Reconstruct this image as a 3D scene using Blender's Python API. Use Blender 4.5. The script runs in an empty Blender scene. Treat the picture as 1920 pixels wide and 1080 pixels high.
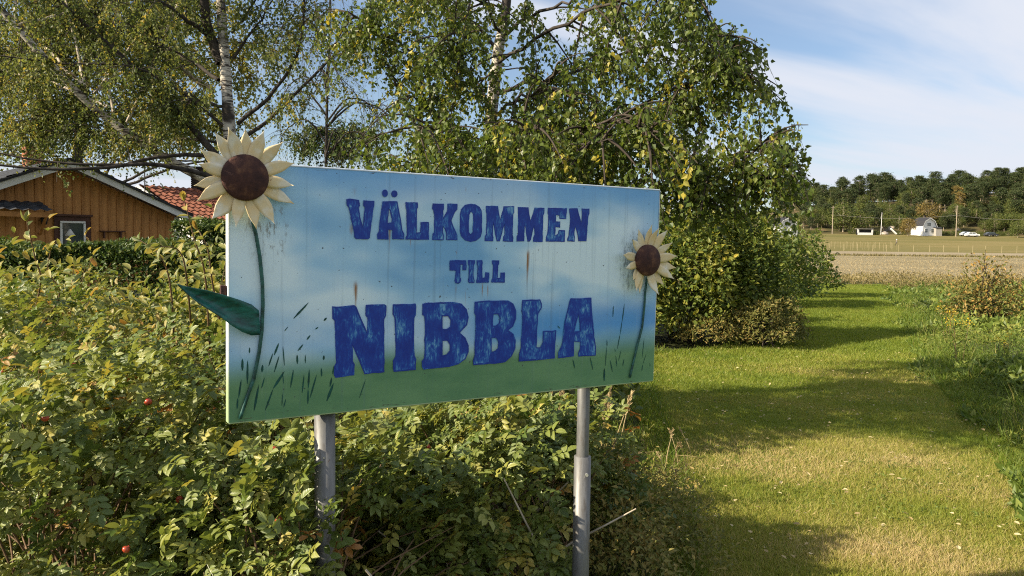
import bpy, math, random
import numpy as np
from mathutils import Vector, Matrix
from mathutils.geometry import tessellate_polygon

random.seed(7)
RNG = np.random.default_rng(7)
SC = bpy.context.scene
COL = SC.collection
R_ = math.radians

# ------------------------------------------------------------------ camera, sky, sun, exposure
FPX = 1470.0                                   # focal length in pixels of a 1920 px wide picture
PITCH, ROLL, EYE = R_(3.31), R_(0.7), 1.6
_F = Vector((0, math.cos(PITCH), -math.sin(PITCH)))
_R0 = Vector((1, 0, 0)); _U0 = _R0.cross(_F)
_R = _R0 * math.cos(ROLL) + _U0 * math.sin(ROLL)
_U = _U0 * math.cos(ROLL) - _R0 * math.sin(ROLL)
CAMP = Vector((0, 0, EYE))
cam_d = bpy.data.cameras.new('camera'); cam = bpy.data.objects.new('camera', cam_d); COL.objects.link(cam)
cam_d.sensor_width = 36; cam_d.lens = 36 * FPX / 1920
cam_d.clip_start = 0.05; cam_d.clip_end = 5000
m = Matrix.Identity(4)
for i in range(3):
    m[i][0] = _R[i]; m[i][1] = _U[i]; m[i][2] = -_F[i]; m[i][3] = CAMP[i]
cam.matrix_world = m
SC.camera = cam

SUN_AZ, SUN_EL = R_(-109.0), R_(30.0)          # azimuth clockwise from +Y
SDIR = Vector((math.sin(SUN_AZ) * math.cos(SUN_EL), math.cos(SUN_AZ) * math.cos(SUN_EL), math.sin(SUN_EL)))
sd = bpy.data.lights.new('sun', 'SUN'); sd.energy = 5.0; sd.angle = R_(0.55); sd.color = (1.0, 0.87, 0.66)
so = bpy.data.objects.new('sun', sd); COL.objects.link(so)
so.rotation_euler = (-SDIR).to_track_quat('-Z', 'Y').to_euler(); so.location = SDIR * 60

W = bpy.data.worlds.new('World'); SC.world = W; W.use_nodes = True
wt = W.node_tree; wt.nodes.clear()
def wn(t, **k):
    n = wt.nodes.new(t)
    for a, b in k.items(): setattr(n, a, b)
    return n
wl = wt.links.new
sky = wn('ShaderNodeTexSky', sky_type='NISHITA'); sky.sun_disc = False
sky.sun_elevation = SUN_EL; sky.sun_rotation = SUN_AZ % (2 * math.pi); sky.air_density = 1.0; sky.dust_density = 1.2; sky.ozone_density = 3.0
bg1 = wn('ShaderNodeBackground'); bg1.inputs['Strength'].default_value = 0.078
bg2 = wn('ShaderNodeBackground'); bg2.inputs['Color'].default_value = (0.86, 0.90, 1.0, 1); bg2.inputs['Strength'].default_value = 0.445
tc = wn('ShaderNodeTexCoord'); sep = wn('ShaderNodeSeparateXYZ'); wl(tc.outputs['Generated'], sep.inputs[0])
def wm(op, a, b=None, c=None):
    n = wn('ShaderNodeMath', operation=op)
    for i, s in enumerate((a, b, c)):
        if s is None: continue
        if isinstance(s, (int, float)): n.inputs[i].default_value = s
        else: wl(s, n.inputs[i])
    return n.outputs[0]
zc = wm('ADD', wm('MAXIMUM', sep.outputs[2], 0.0), 0.10)
cx = wm('DIVIDE', sep.outputs[0], zc); cy = wm('DIVIDE', sep.outputs[1], zc)
cmb = wn('ShaderNodeCombineXYZ'); wl(cx, cmb.inputs[0]); wl(cy, cmb.inputs[1])
mr = wn('ShaderNodeMapping'); wl(cmb.outputs[0], mr.inputs[0]); mr.inputs['Rotation'].default_value = (0, 0, R_(-36))
mp = wn('ShaderNodeMapping'); wl(mr.outputs[0], mp.inputs[0])
mp.inputs['Scale'].default_value = (0.20, 0.75, 1); mp.inputs['Location'].default_value = (5.1, 0.9, 0)
n1 = wn('ShaderNodeTexNoise'); n1.inputs['Scale'].default_value = 1.0; n1.inputs['Detail'].default_value = 7; n1.inputs['Roughness'].default_value = 0.52; n1.inputs['Distortion'].default_value = 0.5
wl(mp.outputs[0], n1.inputs['Vector'])
cr = wn('ShaderNodeMapRange', interpolation_type='SMOOTHSTEP'); cr.inputs[1].default_value = 0.40; cr.inputs[2].default_value = 0.62; cr.inputs[3].default_value = 0.10; cr.inputs[4].default_value = 0.95
wl(n1.outputs[0], cr.inputs[0])
hz = wn('ShaderNodeMapRange', interpolation_type='SMOOTHSTEP'); hz.inputs[1].default_value = 0.0; hz.inputs[2].default_value = 0.20; hz.inputs[3].default_value = 0.35; hz.inputs[4].default_value = 0.0
wl(sep.outputs[2], hz.inputs[0])
mx = wm('MAXIMUM', cr.outputs[0], hz.outputs[0])
ms = wn('ShaderNodeMixShader'); wl(mx, ms.inputs[0]); wl(bg1.outputs[0], ms.inputs[1]); wl(bg2.outputs[0], ms.inputs[2])
wl(sky.outputs[0], bg1.inputs[0])
wo = wn('ShaderNodeOutputWorld'); wl(ms.outputs[0], wo.inputs[0])

SC.view_settings.view_transform = 'Standard'; SC.view_settings.look = 'None'
SC.view_settings.exposure = 1.05; SC.view_settings.gamma = 1.0
SC.render.engine = 'CYCLES'
SC.cycles.max_bounces = 6; SC.cycles.diffuse_bounces = 3; SC.cycles.transmission_bounces = 4; SC.cycles.glossy_bounces = 2; SC.cycles.transparent_max_bounces = 6
SC.cycles.use_denoising = False
SC.cycles.sample_clamp_indirect = 6
SC.cycles.pixel_filter_type = 'BLACKMAN_HARRIS'; SC.cycles.filter_width = 1.1

# ------------------------------------------------------------------ helpers
def at(px, py, Y):
    """pixel of the 1920x1080 photograph -> world point on that line of sight at world depth Y"""
    d = _R * ((px - 960) / FPX) + _U * ((540 - py) / FPX) + _F
    return CAMP + d * (Y / d.y)
def A3(v): return np.array(v, float)
def nrm(a):
    return a / np.maximum(np.linalg.norm(a, axis=-1, keepdims=True), 1e-9)
def snoise(P, s, seed=0):
    """cheap vectorised wavy noise, about -1..1"""
    r = np.random.default_rng(seed); o = 0
    for k in range(5):
        w = r.normal(size=3) * s * (1 + 0.6 * k); o = o + np.sin(P @ w + r.uniform(0, 6.3)) / (1 + 0.5 * k)
    return o / 2.2

def smooth(a, b, x):
    t = np.clip((np.asarray(x, float) - a) / (b - a), 0, 1); return t * t * (3 - 2 * t)
_PY = [-200, 100, 130, 150, 200, 250, 266, 300, 2500]
_PZ = [0, 0, .19, .78, 1.74, 4.8, 5.9, 6.2, 6.2]
_CX = [-900, -60, 20, 60, 131, 225, 330, 900]
_CZ = [6.5, 7, 9, 12, 19, 27, 31, 33]
def gz(x, y):
    x = np.asarray(x, float); y = np.asarray(y, float)
    base = np.interp(y, _PY, _PZ)
    xs = x / np.maximum(y, 60) * 345
    cz = np.interp(xs, _CX, _CZ)
    h = (cz - 6.0) * smooth(268, 350, y)
    near = 0.02 * np.sin(x * 1.3 + 1) * np.sin(y * 0.9) + 0.012 * np.sin(x * 3.1 + y * 2.3)
    hb = (np.sin(x * .11 + y * .07) * .8 + np.sin(x * .23 - y * .19) * .5) * smooth(275, 300, y)
    return base + h + near * (1 - smooth(25, 60, y)) + hb
def gzf(x, y): return float(gz(x, y))

class MB:
    def __init__(s): s.V = []; s.F = {}; s.A = []; s.n = 0
    def add(s, v, f, luv=None):
        v = np.asarray(v, float).reshape(-1, 3)
        s.V.append(v)
        fs = f if isinstance(f, dict) else None
        if fs is None:
            fs = {}
            for q in f: fs.setdefault(len(q), []).append(q)
        for k, q in fs.items():
            q = np.asarray(q, np.int64).reshape(-1, k)
            if len(q): s.F.setdefault(k, []).append(q + s.n)
        s.A.append(np.zeros((len(v), 3)) if luv is None else np.asarray(luv, float).reshape(-1, 3))
        s.n += len(v)
    def box(s, c, d, rot=None, luv=None):
        x, y, z = [q / 2 for q in d]
        v = np.array([[i, j, k] for i in (-x, x) for j in (-y, y) for k in (-z, z)])
        if rot is not None: v = v @ np.array(rot).T
        s.add(v + np.array(c), [(0, 1, 3, 2), (4, 6, 7, 5), (0, 4, 5, 1), (2, 3, 7, 6), (0, 2, 6, 4), (1, 5, 7, 3)],
              None if luv is None else np.tile(luv, (8, 1)))
    def tube(s, pts, rad, sides=6, cap=False, luv=(0, 0, .5)):
        P = np.asarray([tuple(p) for p in pts], float); n = len(P)
        rad = np.broadcast_to(np.asarray(rad, float), (n,))
        T = np.gradient(P, axis=0); T = nrm(T)
        ref = np.array([0.31, 0.2, 0.93]) if abs(T[0] @ np.array([0.31, 0.2, 0.93])) < .9 else np.array([1., 0.1, 0])
        Sx = nrm(np.cross(T, ref)); Sy = np.cross(T, Sx)
        a = np.arange(sides) * 2 * math.pi / sides
        v = P[:, None] + rad[:, None, None] * (np.cos(a)[None, :, None] * Sx[:, None] + np.sin(a)[None, :, None] * Sy[:, None])
        f = []
        for i in range(n - 1):
            for j in range(sides):
                k = (j + 1) % sides
                f.append((i * sides + j, i * sides + k, (i + 1) * sides + k, (i + 1) * sides + j))
        v = v.reshape(-1, 3)
        fd = {4: f}
        if cap:
            fd[sides] = fd.get(sides, []) + [tuple(range(sides))[::-1], tuple(range((n - 1) * sides, n * sides))]
        s.add(v, fd, np.tile(luv, (len(v), 1)))
    def build(s, name, mat, parent=None, smooth=False, kind=None, mods=None):
        off = Vector((0, 0, 0)); q = parent
        while q is not None: off = off + q.location; q = q.parent
        me = s.mesh(name, mat, smooth, off)
        return link(name, me, parent, kind)
    def mesh(s, name, mat, smooth=False, off=None):
        V = np.concatenate(s.V) if s.V else np.zeros((0, 3))
        if off is not None: V = V - np.array(off)
        me = bpy.data.meshes.new(name)
        me.vertices.add(len(V)); me.vertices.foreach_set('co', V.astype(np.float32).ravel())
        idx = []; st = []; tot = []; o = 0
        for k, q in s.F.items():
            q = np.concatenate(q); idx.append(q.ravel()); st.append(o + np.arange(len(q)) * k); tot.append(np.full(len(q), k)); o += q.size
        if idx:
            me.loops.add(o); me.loops.foreach_set('vertex_index', np.concatenate(idx).astype(np.int32))
            st = np.concatenate(st); me.polygons.add(len(st))
            me.polygons.foreach_set('loop_start', st.astype(np.int32))
            me.polygons.foreach_set('loop_total', np.concatenate(tot).astype(np.int32))
            me.polygons.foreach_set('use_smooth', np.full(len(st), smooth))
        a = me.attributes.new('luv', 'FLOAT_VECTOR', 'POINT')
        if len(V): a.data.foreach_set('vector', np.concatenate(s.A).astype(np.float32).ravel())
        me.update(calc_edges=True)
        if mat is not None: me.materials.append(mat)
        return me
def link(name, me, parent=None, kind=None):
    o = bpy.data.objects.new(name, me); COL.objects.link(o)
    if parent is not None: o.parent = parent
    if kind: o['kind'] = kind
    return o
def tag(o, label, cat=None, group=None, kind=None):
    o['label'] = label
    if cat: o['category'] = cat
    if group: o['group'] = group
    if kind: o['kind'] = kind
    return o
def empty(name, loc, label=None, cat=None, group=None):
    o = bpy.data.objects.new(name, None); COL.objects.link(o); o.location = loc; o.empty_display_size = .2
    o.matrix_world = Matrix.Translation(Vector(loc))
    if label: tag(o, label, cat, group)
    return o
def copy_tree(root, loc, rz=0.0, sc=1.0, label=None):
    c = root.copy(); COL.objects.link(c); c.location = loc; c.rotation_euler = (0, 0, rz); c.scale = (sc, sc, sc)
    if label: c['label'] = label
    for ch in root.children:
        k = ch.copy(); COL.objects.link(k); k.parent = c
        for g in ch.children:
            q = g.copy(); COL.objects.link(q); q.parent = k
    return c

# ------------------------------------------------------------------ materials
class NT:
    def __init__(s, name):
        s.m = bpy.data.materials.new(name); s.m.use_nodes = True; s.t = s.m.node_tree; s.t.nodes.clear()
        s.out = s.n('ShaderNodeOutputMaterial')
    def n(s, t, **k):
        q = s.t.nodes.new(t)
        for a, b in k.items(): setattr(q, a, b)
        return q
    def l(s, a, b): s.t.links.new(a, b)
    def set(s, sock, v):
        if isinstance(v, (int, float)): sock.default_value = v
        elif isinstance(v, (tuple, list)): sock.default_value = tuple(v) + ((1,) if len(v) == 3 and len(sock.default_value) == 4 else ())
        else: s.l(v, sock)
    def math(s, op, a, b=None, c=None, clamp=False):
        q = s.n('ShaderNodeMath', operation=op, use_clamp=clamp)
        for i, x in enumerate((a, b, c)):
            if x is not None: s.set(q.inputs[i], x)
        return q.outputs[0]
    def mix(s, f, a, b):
        q = s.n('ShaderNodeMix', data_type='RGBA'); s.set(q.inputs[0], f); s.set(q.inputs[6], a); s.set(q.inputs[7], b); return q.outputs[2]
    def noise(s, vec, scale, detail=4, rough=.55, dist=0):
        q = s.n('ShaderNodeTexNoise')
        if vec is not None: s.l(vec, q.inputs['Vector'])
        q.inputs['Scale'].default_value = scale; q.inputs['Detail'].default_value = detail; q.inputs['Roughness'].default_value = rough; q.inputs['Distortion'].default_value = dist
        return q.outputs[0]
    def mapping(s, vec, scale=(1, 1, 1), loc=(0, 0, 0), rot=(0, 0, 0)):
        q = s.n('ShaderNodeMapping'); s.l(vec, q.inputs[0]); q.inputs['Scale'].default_value = scale; q.inputs['Location'].default_value = loc; q.inputs['Rotation'].default_value = rot; return q.outputs[0]
    def ramp(s, f, stops, interp='LINEAR'):
        q = s.n('ShaderNodeValToRGB'); q.color_ramp.interpolation = interp
        e = q.color_ramp.elements
        while len(e) < len(stops): e.new(0.5)
        for i, (p, c) in enumerate(stops): e[i].position = p; e[i].color = tuple(c) + (1,) if len(c) == 3 else c
        s.set(q.inputs[0], f); return q.outputs[0]
    def rng(s, x, a, b, c=0, d=1, sm=True):
        q = s.n('ShaderNodeMapRange', interpolation_type='SMOOTHSTEP' if sm else 'LINEAR')
        s.set(q.inputs[0], x)
        for i, v in enumerate((a, b, c, d)): q.inputs[i + 1].default_value = v
        return q.outputs[0]
    def pos(s): return s.n('ShaderNodeNewGeometry').outputs['Position']
    def obj(s): return s.n('ShaderNodeTexCoord').outputs['Object']
    def bump(s, h, st=.3, dist=.01):
        q = s.n('ShaderNodeBump'); s.l(h, q.inputs['Height']); q.inputs['Strength'].default_value = st; q.inputs['Distance'].default_value = dist; return q.outputs[0]
    def pbr(s, col, rough=.7, metal=0, spec=.3, normal=None):
        q = s.n('ShaderNodeBsdfPrincipled'); s.set(q.inputs['Base Color'], col); s.set(q.inputs['Roughness'], rough); s.set(q.inputs['Metallic'], metal)
        q.inputs['Specular IOR Level'].default_value = spec
        if normal is not None: s.l(normal, q.inputs['Normal'])
        return q.outputs[0]
    def done(s, sh): s.l(sh, s.out.inputs[0]); return s.m

def plain(name, col, rough=.7, metal=0, var=.15, scale=8, spec=.3, bump=0, stretch=(1, 1, 1)):
    t = NT(name); v = t.mapping(t.obj(), stretch); f = t.noise(v, scale, 5, .6)
    lo = tuple(c * (1 - var * 1.6) for c in col); hi = tuple(min(1, c * (1 + var)) for c in col)
    c = t.ramp(f, [(.3, lo), (.7, hi)])
    return t.done(t.pbr(c, rough, metal, spec, t.bump(f, bump, .01) if bump else None))

def leaf_mat(name, stops, trans=.35, rough=.5, spec=.35, veins=False, clump=None, edge=None):
    t = NT(name); a = t.n('ShaderNodeAttribute', attribute_name='luv'); sp = t.n('ShaderNodeSeparateXYZ'); t.l(a.outputs['Vector'], sp.inputs[0])
    f = sp.outputs[2]
    if clump: f = t.math('ADD', f, t.math('MULTIPLY', t.math('SUBTRACT', t.noise(t.pos(), clump, 2), .5), .7), clamp=True)
    c = t.ramp(f, stops); nor = None
    if edge:
        e = t.rng(t.math('ABSOLUTE', sp.outputs[1]), .26, .46); c = t.mix(t.math('MULTIPLY', e, .8), c, edge)
    if veins:
        w = t.math('SUBTRACT', sp.outputs[0], t.math('MULTIPLY', t.math('ABSOLUTE', sp.outputs[1]), .55))
        s = t.math('SINE', t.math('MULTIPLY', w, 52.0)); s = t.math('POWER', t.math('MULTIPLY_ADD', s, .5, .5), 5.0)
        mid = t.rng(t.math('ABSOLUTE', sp.outputs[1]), 0.0, .05, 1, 0); vv = t.math('MAXIMUM', s, mid)
        c = t.mix(t.math('MULTIPLY', vv, .22), c, (.30, .34, .12)); nor = t.bump(vv, .35, .003)
    hue = t.n('ShaderNodeHueSaturation'); hue.inputs['Value'].default_value = 1.45; hue.inputs['Saturation'].default_value = 1.1; hue.inputs['Hue'].default_value = .485
    t.l(c, hue.inputs['Color'])
    p = t.pbr(c, rough, 0, spec, nor); tr = t.n('ShaderNodeBsdfTranslucent'); t.l(hue.outputs[0], tr.inputs[0])
    x = t.n('ShaderNodeMixShader'); x.inputs[0].default_value = trans; t.l(p, x.inputs[1]); t.l(tr.outputs[0], x.inputs[2])
    return t.done(x.outputs[0])

M = {}
G1, G2, G3 = (.035, .075, .012), (.085, .14, .022), (.20, .22, .035)
M['birch_leaf'] = leaf_mat('birch_leaf', [(0, (.055, .09, .018)), (.55, (.125, .165, .032)), (.86, (.26, .265, .05)), (1, (.42, .36, .06))], .42, .42, .4, clump=.9)
M['birch_leaf_far'] = leaf_mat('birch_leaf_far', [(0, (.058, .09, .024)), (.5, (.13, .16, .042)), (.85, (.225, .235, .06)), (1, (.38, .31, .06))], .42, .5, .3, clump=.5)
M['rose_leaf'] = leaf_mat('rose_leaf', [(0, (.05, .095, .018)), (.35, (.125, .17, .032)), (.8, (.24, .26, .055)), (.93, (.42, .36, .07)), (1, (.34, .15, .04))], .28, .38, .5, veins=True, clump=2.2)
M['dogwood_leaf'] = leaf_mat('dogwood_leaf', [(0, (.075, .115, .024)), (.5, (.165, .185, .04)), (.85, (.32, .28, .06)), (1, (.36, .20, .05))], .3, .45, .4, veins=True, edge=(.40, .36, .13), clump=2)
M['hedge_leaf'] = leaf_mat('hedge_leaf', [(0, (.03, .06, .012)), (.6, (.075, .115, .022)), (1, (.18, .18, .035))], .22, .5, .3, clump=1)
M['shrub_leaf'] = leaf_mat('shrub_leaf', [(0, (.055, .095, .018)), (.5, (.15, .185, .032)), (.85, (.31, .29, .05)), (1, (.48, .38, .06))], .38, .5, .3, clump=.9)
M['herb_leaf'] = leaf_mat('herb_leaf', [(0, (.07, .08, .022)), (.5, (.17, .175, .045)), (1, (.30, .22, .07))], .3, .55, .25, clump=1.5)
M['weed_leaf'] = leaf_mat('weed_leaf', [(0, (.07, .115, .02)), (.5, (.14, .19, .036)), (.9, (.25, .27, .06)), (1, (.36, .32, .09))], .32, .5, .3, clump=.7)
M['brown_weed'] = leaf_mat('brown_weed', [(0, (.11, .10, .035)), (.5, (.22, .18, .07)), (1, (.34, .27, .13))], .25, .6, .2, clump=.5)
M['verge_shrub_leaf'] = leaf_mat('verge_shrub_leaf', [(0, (.07, .10, .025)), (.5, (.16, .16, .04)), (1, (.36, .22, .06))], .3, .5, .3)
M['grass'] = leaf_mat('grass', [(0, (.08, .135, .018)), (.45, (.195, .238, .034)), (.78, (.33, .305, .075)), (1, (.50, .40, .20))], .40, .5, .25, clump=.55)
M['tall_grass'] = leaf_mat('tall_grass', [(0, (.06, .12, .015)), (.6, (.16, .21, .03)), (1, (.36, .30, .10))], .38, .5, .3)
M['straw'] = leaf_mat('straw', [(0, (.25, .19, .09)), (1, (.46, .37, .20))], .25, .6, .2)
M['fallen'] = leaf_mat('fallen', [(0, (.30, .22, .09)), (1, (.62, .52, .30))], .2, .6, .2)
M['pine_needle'] = leaf_mat('pine_needle', [(0, (.028, .046, .018)), (.6, (.058, .078, .028)), (1, (.115, .11, .04))], .15, .6, .2, clump=.25)
M['far_leaf'] = leaf_mat('far_leaf', [(0, (.05, .08, .02)), (.6, (.11, .13, .032)), (1, (.19, .17, .045))], .25, .6, .2, clump=.3)
M['far_leaf_gold'] = leaf_mat('far_leaf_gold', [(0, (.11, .09, .03)), (.6, (.20, .15, .045)), (1, (.30, .20, .055))], .25, .6, .2, clump=.3)
M['hip'] = plain('rose_hip', (.34, .05, .02), .3, 0, .3, 30, .5)
M['petal_pink'] = plain('pink_petal', (.36, .02, .12), .6, 0, .2, 30)
M['cane'] = plain('cane', (.16, .10, .055), .8, 0, .3, 40)
M['twig'] = plain('twig', (.055, .042, .032), .85, 0, .3, 20)
M['limb'] = plain('limb_bark', (.055, .046, .038), .85, 0, .45, 9, .2, .5)
def birch_bark():
    t = NT('birch_bark'); p = t.pos()
    a = t.noise(t.mapping(p, (3, 3, 16)), 1.6, 6, .65); b = t.noise(t.mapping(p, (6, 6, 42)), 1.0, 3, .6); g = t.noise(p, 1.1, 3)
    m1 = t.rng(a, .50, .58); m2 = t.rng(b, .60, .66); k = t.math('MAXIMUM', m1, m2)
    k = t.math('MAXIMUM', k, t.rng(g, .56, .64))
    c = t.mix(k, t.ramp(a, [(.2, (.62, .58, .50)), (.6, (.42, .38, .32))]), (.045, .036, .03))
    return t.done(t.pbr(c, .75, 0, .25, t.bump(a, .5, .02)))
M['birch_bark'] = birch_bark()
M['pale_bark'] = plain('pale_bark', (.42, .36, .28), .8, 0, .45, 5, .2, .4)

# ------------------------------------------------------------------ the ground and the fields
def ground_mat(name, cols, sc=.35, fine=40, bump=.6, bd=.03):
    t = NT(name); p = t.pos(); a = t.noise(p, sc, 5, .6); b = t.noise(p, fine, 6, .75)
    f = t.math('ADD', t.math('MULTIPLY', a, .6), t.math('MULTIPLY', b, .4))
    return t.done(t.pbr(t.ramp(f, cols), .95, 0, .1, t.bump(b, bump, bd)))
M['lawn'] = ground_mat('lawn', [(.34, (.06, .10, .013)), (.5, (.13, .17, .022)), (.6, (.22, .21, .045)), (.7, (.30, .235, .10))], .5, 45)
M['soil'] = ground_mat('soil', [(.35, (.03, .035, .012)), (.6, (.08, .085, .03)), (.75, (.14, .12, .06))], .6, 30)
M['stubble'] = ground_mat('stubble', [(.34, (.125, .105, .058)), (.5, (.215, .185, .11)), (.68, (.30, .26, .165))], .05, 3.5, .9, .12)
M['track'] = ground_mat('track', [(.3, (.22, .18, .115)), (.7, (.31, .26, .175))], .08, 4, .3)
def ground_far():
    t = NT('meadow_hill'); p = t.pos(); s = t.n('ShaderNodeSeparateXYZ'); t.l(p, s.inputs[0])
    n = t.noise(t.mapping(p, (.02, .09, .05)), 1, 5, .6); b = t.noise(p, 1.6, 5, .7)
    mead = t.ramp(t.math('ADD', t.math('MULTIPLY', n, .7), t.math('MULTIPLY', b, .3)), [(.3, (.10, .10, .028)), (.5, (.165, .14, .05)), (.7, (.24, .185, .085))])
    q = t.noise(p, .16, 6, .7); hill = t.ramp(q, [(.3, (.04, .045, .018)), (.5, (.085, .075, .032)), (.62, (.14, .10, .05)), (.75, (.26, .22, .16))])
    k = t.rng(t.math('ADD', s.outputs[1], t.math('MULTIPLY', t.math('SUBTRACT', q, .5), 26)), 266, 276)
    return t.done(t.pbr(t.mix(k, mead, hill), .95, 0, .1, t.bump(b, .5, .15)))
M['far_ground'] = ground_far()

def axis(lo, hi, near_lo, near_hi, step, grow):
    a = list(np.arange(near_lo, near_hi, step)); s = step; v = near_hi
    while v < hi: a.append(v); s *= grow; v += s
    a.append(hi); s = step; v = near_lo; pre = []
    while v > lo: s *= grow; v -= s; pre.append(max(v, lo))
    return np.array(sorted(set(pre)) + a)
def sheet(name, xs, ys, mat, off, kind='structure', mask=None):
    X, Y = np.meshgrid(xs, ys); Z = gz(X, Y) + off
    v = np.stack([X, Y, Z], -1).reshape(-1, 3); nx = len(xs); ny = len(ys)
    i = (np.arange(ny - 1)[:, None] * nx + np.arange(nx - 1)[None]).ravel()
    f = np.stack([i, i + 1, i + nx + 1, i + nx], 1)
    if mask is not None:
        c = v[f].mean(1); f = f[mask(c[:, 0], c[:, 1])]
    b = MB(); b.add(v, {4: f}); o = b.build(name, mat, None, True); o['kind'] = kind; return o
ys_far = np.concatenate([axis(-60, 60, -4, 36, .5, 1.1)[:-1], np.arange(60, 262, 5), np.arange(262, 420, 3), np.geomspace(425, 2400, 25)])
o = sheet('ground', axis(-1500, 1700, -12, 20, .8, 1.12), ys_far, M['far_ground'], -.03); o['label'] = 'dry meadow rising to the wooded hill'
# mown path edges (x of the left and right border against depth)
_LY = [0, 3.0, 4.6, 6.5, 9, 11.2, 12.2, 15.5, 22, 29, 34]; _LX = [.3, .75, 1.0, 1.25, 1.55, 1.9, 3.6, 5.4, 8.2, 11.2, 13.4]
_RY = [0, 3.9, 5.65, 9.2, 13.4, 18, 24.5, 30, 34]; _RX = [2.0, 3.0, 3.75, 5.15, 6.95, 9.2, 12.0, 14.6, 16.4]
def xl(y): return np.interp(y, _LY, _LX)
def xr(y): return np.interp(y, _RY, _RX)
t_ = np.linspace(-.04, 1.04, 30); yy = np.concatenate([np.linspace(-2, 34, 120)])
XX = xl(yy)[:, None] + (xr(yy) - xl(yy))[:, None] * t_[None]; YY = np.repeat(yy[:, None], 30, 1)
b = MB(); i = (np.arange(119)[:, None] * 30 + np.arange(29)[None]).ravel()
b.add(np.stack([XX, YY, gz(XX, YY) + .004], -1).reshape(-1, 3), {4: np.stack([i, i + 1, i + 31, i + 30], 1)})
o = b.build('lawn_path', M['lawn'], None, True); o['kind'] = 'structure'; o['label'] = 'mown grass path curving towards the field'
o = sheet('planted_soil', axis(-30, 40, -12, 18, .5, 1.2), np.arange(-3, 37, .4), M['soil'], -.004)
o['label'] = 'dark soil under the hedges and weeds'
o = sheet('field', np.linspace(-30, 190, 60), np.linspace(36, 127, 60), M['stubble'], .0); o['label'] = 'harvested stubble field, pale beige'
o = sheet('dirt_track', np.linspace(-30, 230, 60), np.linspace(131.5, 148, 8), M['track'], .03); o['label'] = 'pale dirt strip along the far edge of the stubble field'

# ------------------------------------------------------------------ leaf shapes
def make_tmpl(verts, faces, uv=None):
    v = np.array(verts, float); fd = {}
    for f in faces: fd.setdefault(len(f), []).append(f)
    return v, {k: np.array(q) for k, q in fd.items()}, (v[:, :2].copy() if uv is None else np.array(uv, float))
KITE = make_tmpl([(0, 0, 0), (.34, .5, .10), (1, 0, -.06), (.34, -.5, .10)], [(0, 2, 1), (0, 3, 2)])
OVAL = make_tmpl([(0, 0, 0), (.22, .38, .07), (.62, .42, .06), (1, 0, -.10), (.62, -.42, .06), (.22, -.38, .07)], [(0, 3, 2, 1), (0, 5, 4, 3)])
BLADE = make_tmpl([(0, -.5, 0), (0, .5, 0), (1, 0, -.25)], [(0, 1, 2)])
BLADE2 = make_tmpl([(0, -.5, 0), (0, .5, 0), (.55, .38, -.06), (.55, -.38, -.06), (1, 0, -.32)], [(0, 1, 2, 3), (3, 2, 4)])
def leaflet(fold=.12, curl=.15, wd=.52):
    us = [0, .18, .48, .78, 1.0]; ws = [0, .37, .5, .36, 0]
    v = [(u, 0, -curl * u * u) for u in us]
    for s in (1, -1): v += [(us[i], s * ws[i], fold * ws[i] * 2 * .5 - curl * us[i] ** 2) for i in (1, 2, 3)]
    f = []
    for s, o in ((1, 5), (-1, 8)):
        q = [(0, 1, o), (1, 2, o + 1, o), (2, 3, o + 2, o + 1), (3, 4, o + 2)]
        f += q if s < 0 else [tuple(reversed(x)) for x in q]
    v = np.array(v, float); uv = v[:, :2].copy(); v[:, 1] *= wd
    return v, f, uv
def leaflet_low(fold=.12, curl=.15, wd=.52):
    us = [0, .28, .70, 1.0]; ws = [0, .45, .43, 0]
    v = [(u, 0, -curl * u * u) for u in us]
    for s in (1, -1): v += [(us[i], s * ws[i], fold * ws[i] - curl * us[i] ** 2) for i in (1, 2)]
    f = []
    for s, o in ((1, 4), (-1, 6)):
        q = [(0, 1, o), (1, 2, o + 1, o), (2, 3, o + 1)]
        f += q if s < 0 else [tuple(reversed(x)) for x in q]
    v = np.array(v, float); uv = v[:, :2].copy(); v[:, 1] *= wd
    return v, f, uv
def compound(seed, leaflet=leaflet):
    r = np.random.default_rng(seed); V = []; F = []; UV = []; n = 0
    curl = r.uniform(.05, .35)
    def put(u0, side, ang, ln, pitch):
        nonlocal n
        v, f, uv = leaflet(r.uniform(.15, .45), r.uniform(.05, .3), r.uniform(.52, .62))
        v = v * ln; ca, sa = math.cos(pitch), math.sin(pitch)
        x = v[:, 0] * ca - v[:, 2] * sa; z = v[:, 0] * sa + v[:, 2] * ca; v = np.stack([x, v[:, 1], z], 1)
        c, s = math.cos(ang), math.sin(ang)
        w = np.stack([v[:, 0] * c - v[:, 1] * s, v[:, 0] * s + v[:, 1] * c, v[:, 2]], 1) + np.array([u0, side * .012, -curl * u0 * u0])
        V.append(w); UV.append(uv); F.extend([tuple(i + n for i in q) for q in f]); n += len(w)
    for k, u0 in enumerate((.30, .55, .78)):
        for s in (1, -1): put(u0 + r.uniform(-.03, .03), s, s * R_(r.uniform(52, 76)), r.uniform(.38, .47) * (.85 + .08 * k), r.uniform(-.25, .3))
    put(.86, 0, R_(r.uniform(-12, 12)), r.uniform(.42, .52), r.uniform(-.3, .1))
    rv = np.array([(0, -.008, 0), (0, .008, 0), (.5, .007, -curl * .25), (.5, -.007, -curl * .25), (.88, .004, -curl * .77), (.88, -.004, -curl * .77)])
    V.append(rv); UV.append(np.tile([.5, 0], (6, 1))); F += [(n, n + 1, n + 2, n + 3), (n + 3, n + 2, n + 4, n + 5)]
    return make_tmpl(np.concatenate(V), F, np.concatenate(UV))
ROSE = [compound(k) for k in range(14)]; ROSE_LOW = [compound(k + 50, leaflet_low) for k in range(18)]
_lv = leaflet(.3, .22, .55); DOG = make_tmpl(_lv[0], _lv[1], _lv[2])

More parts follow.
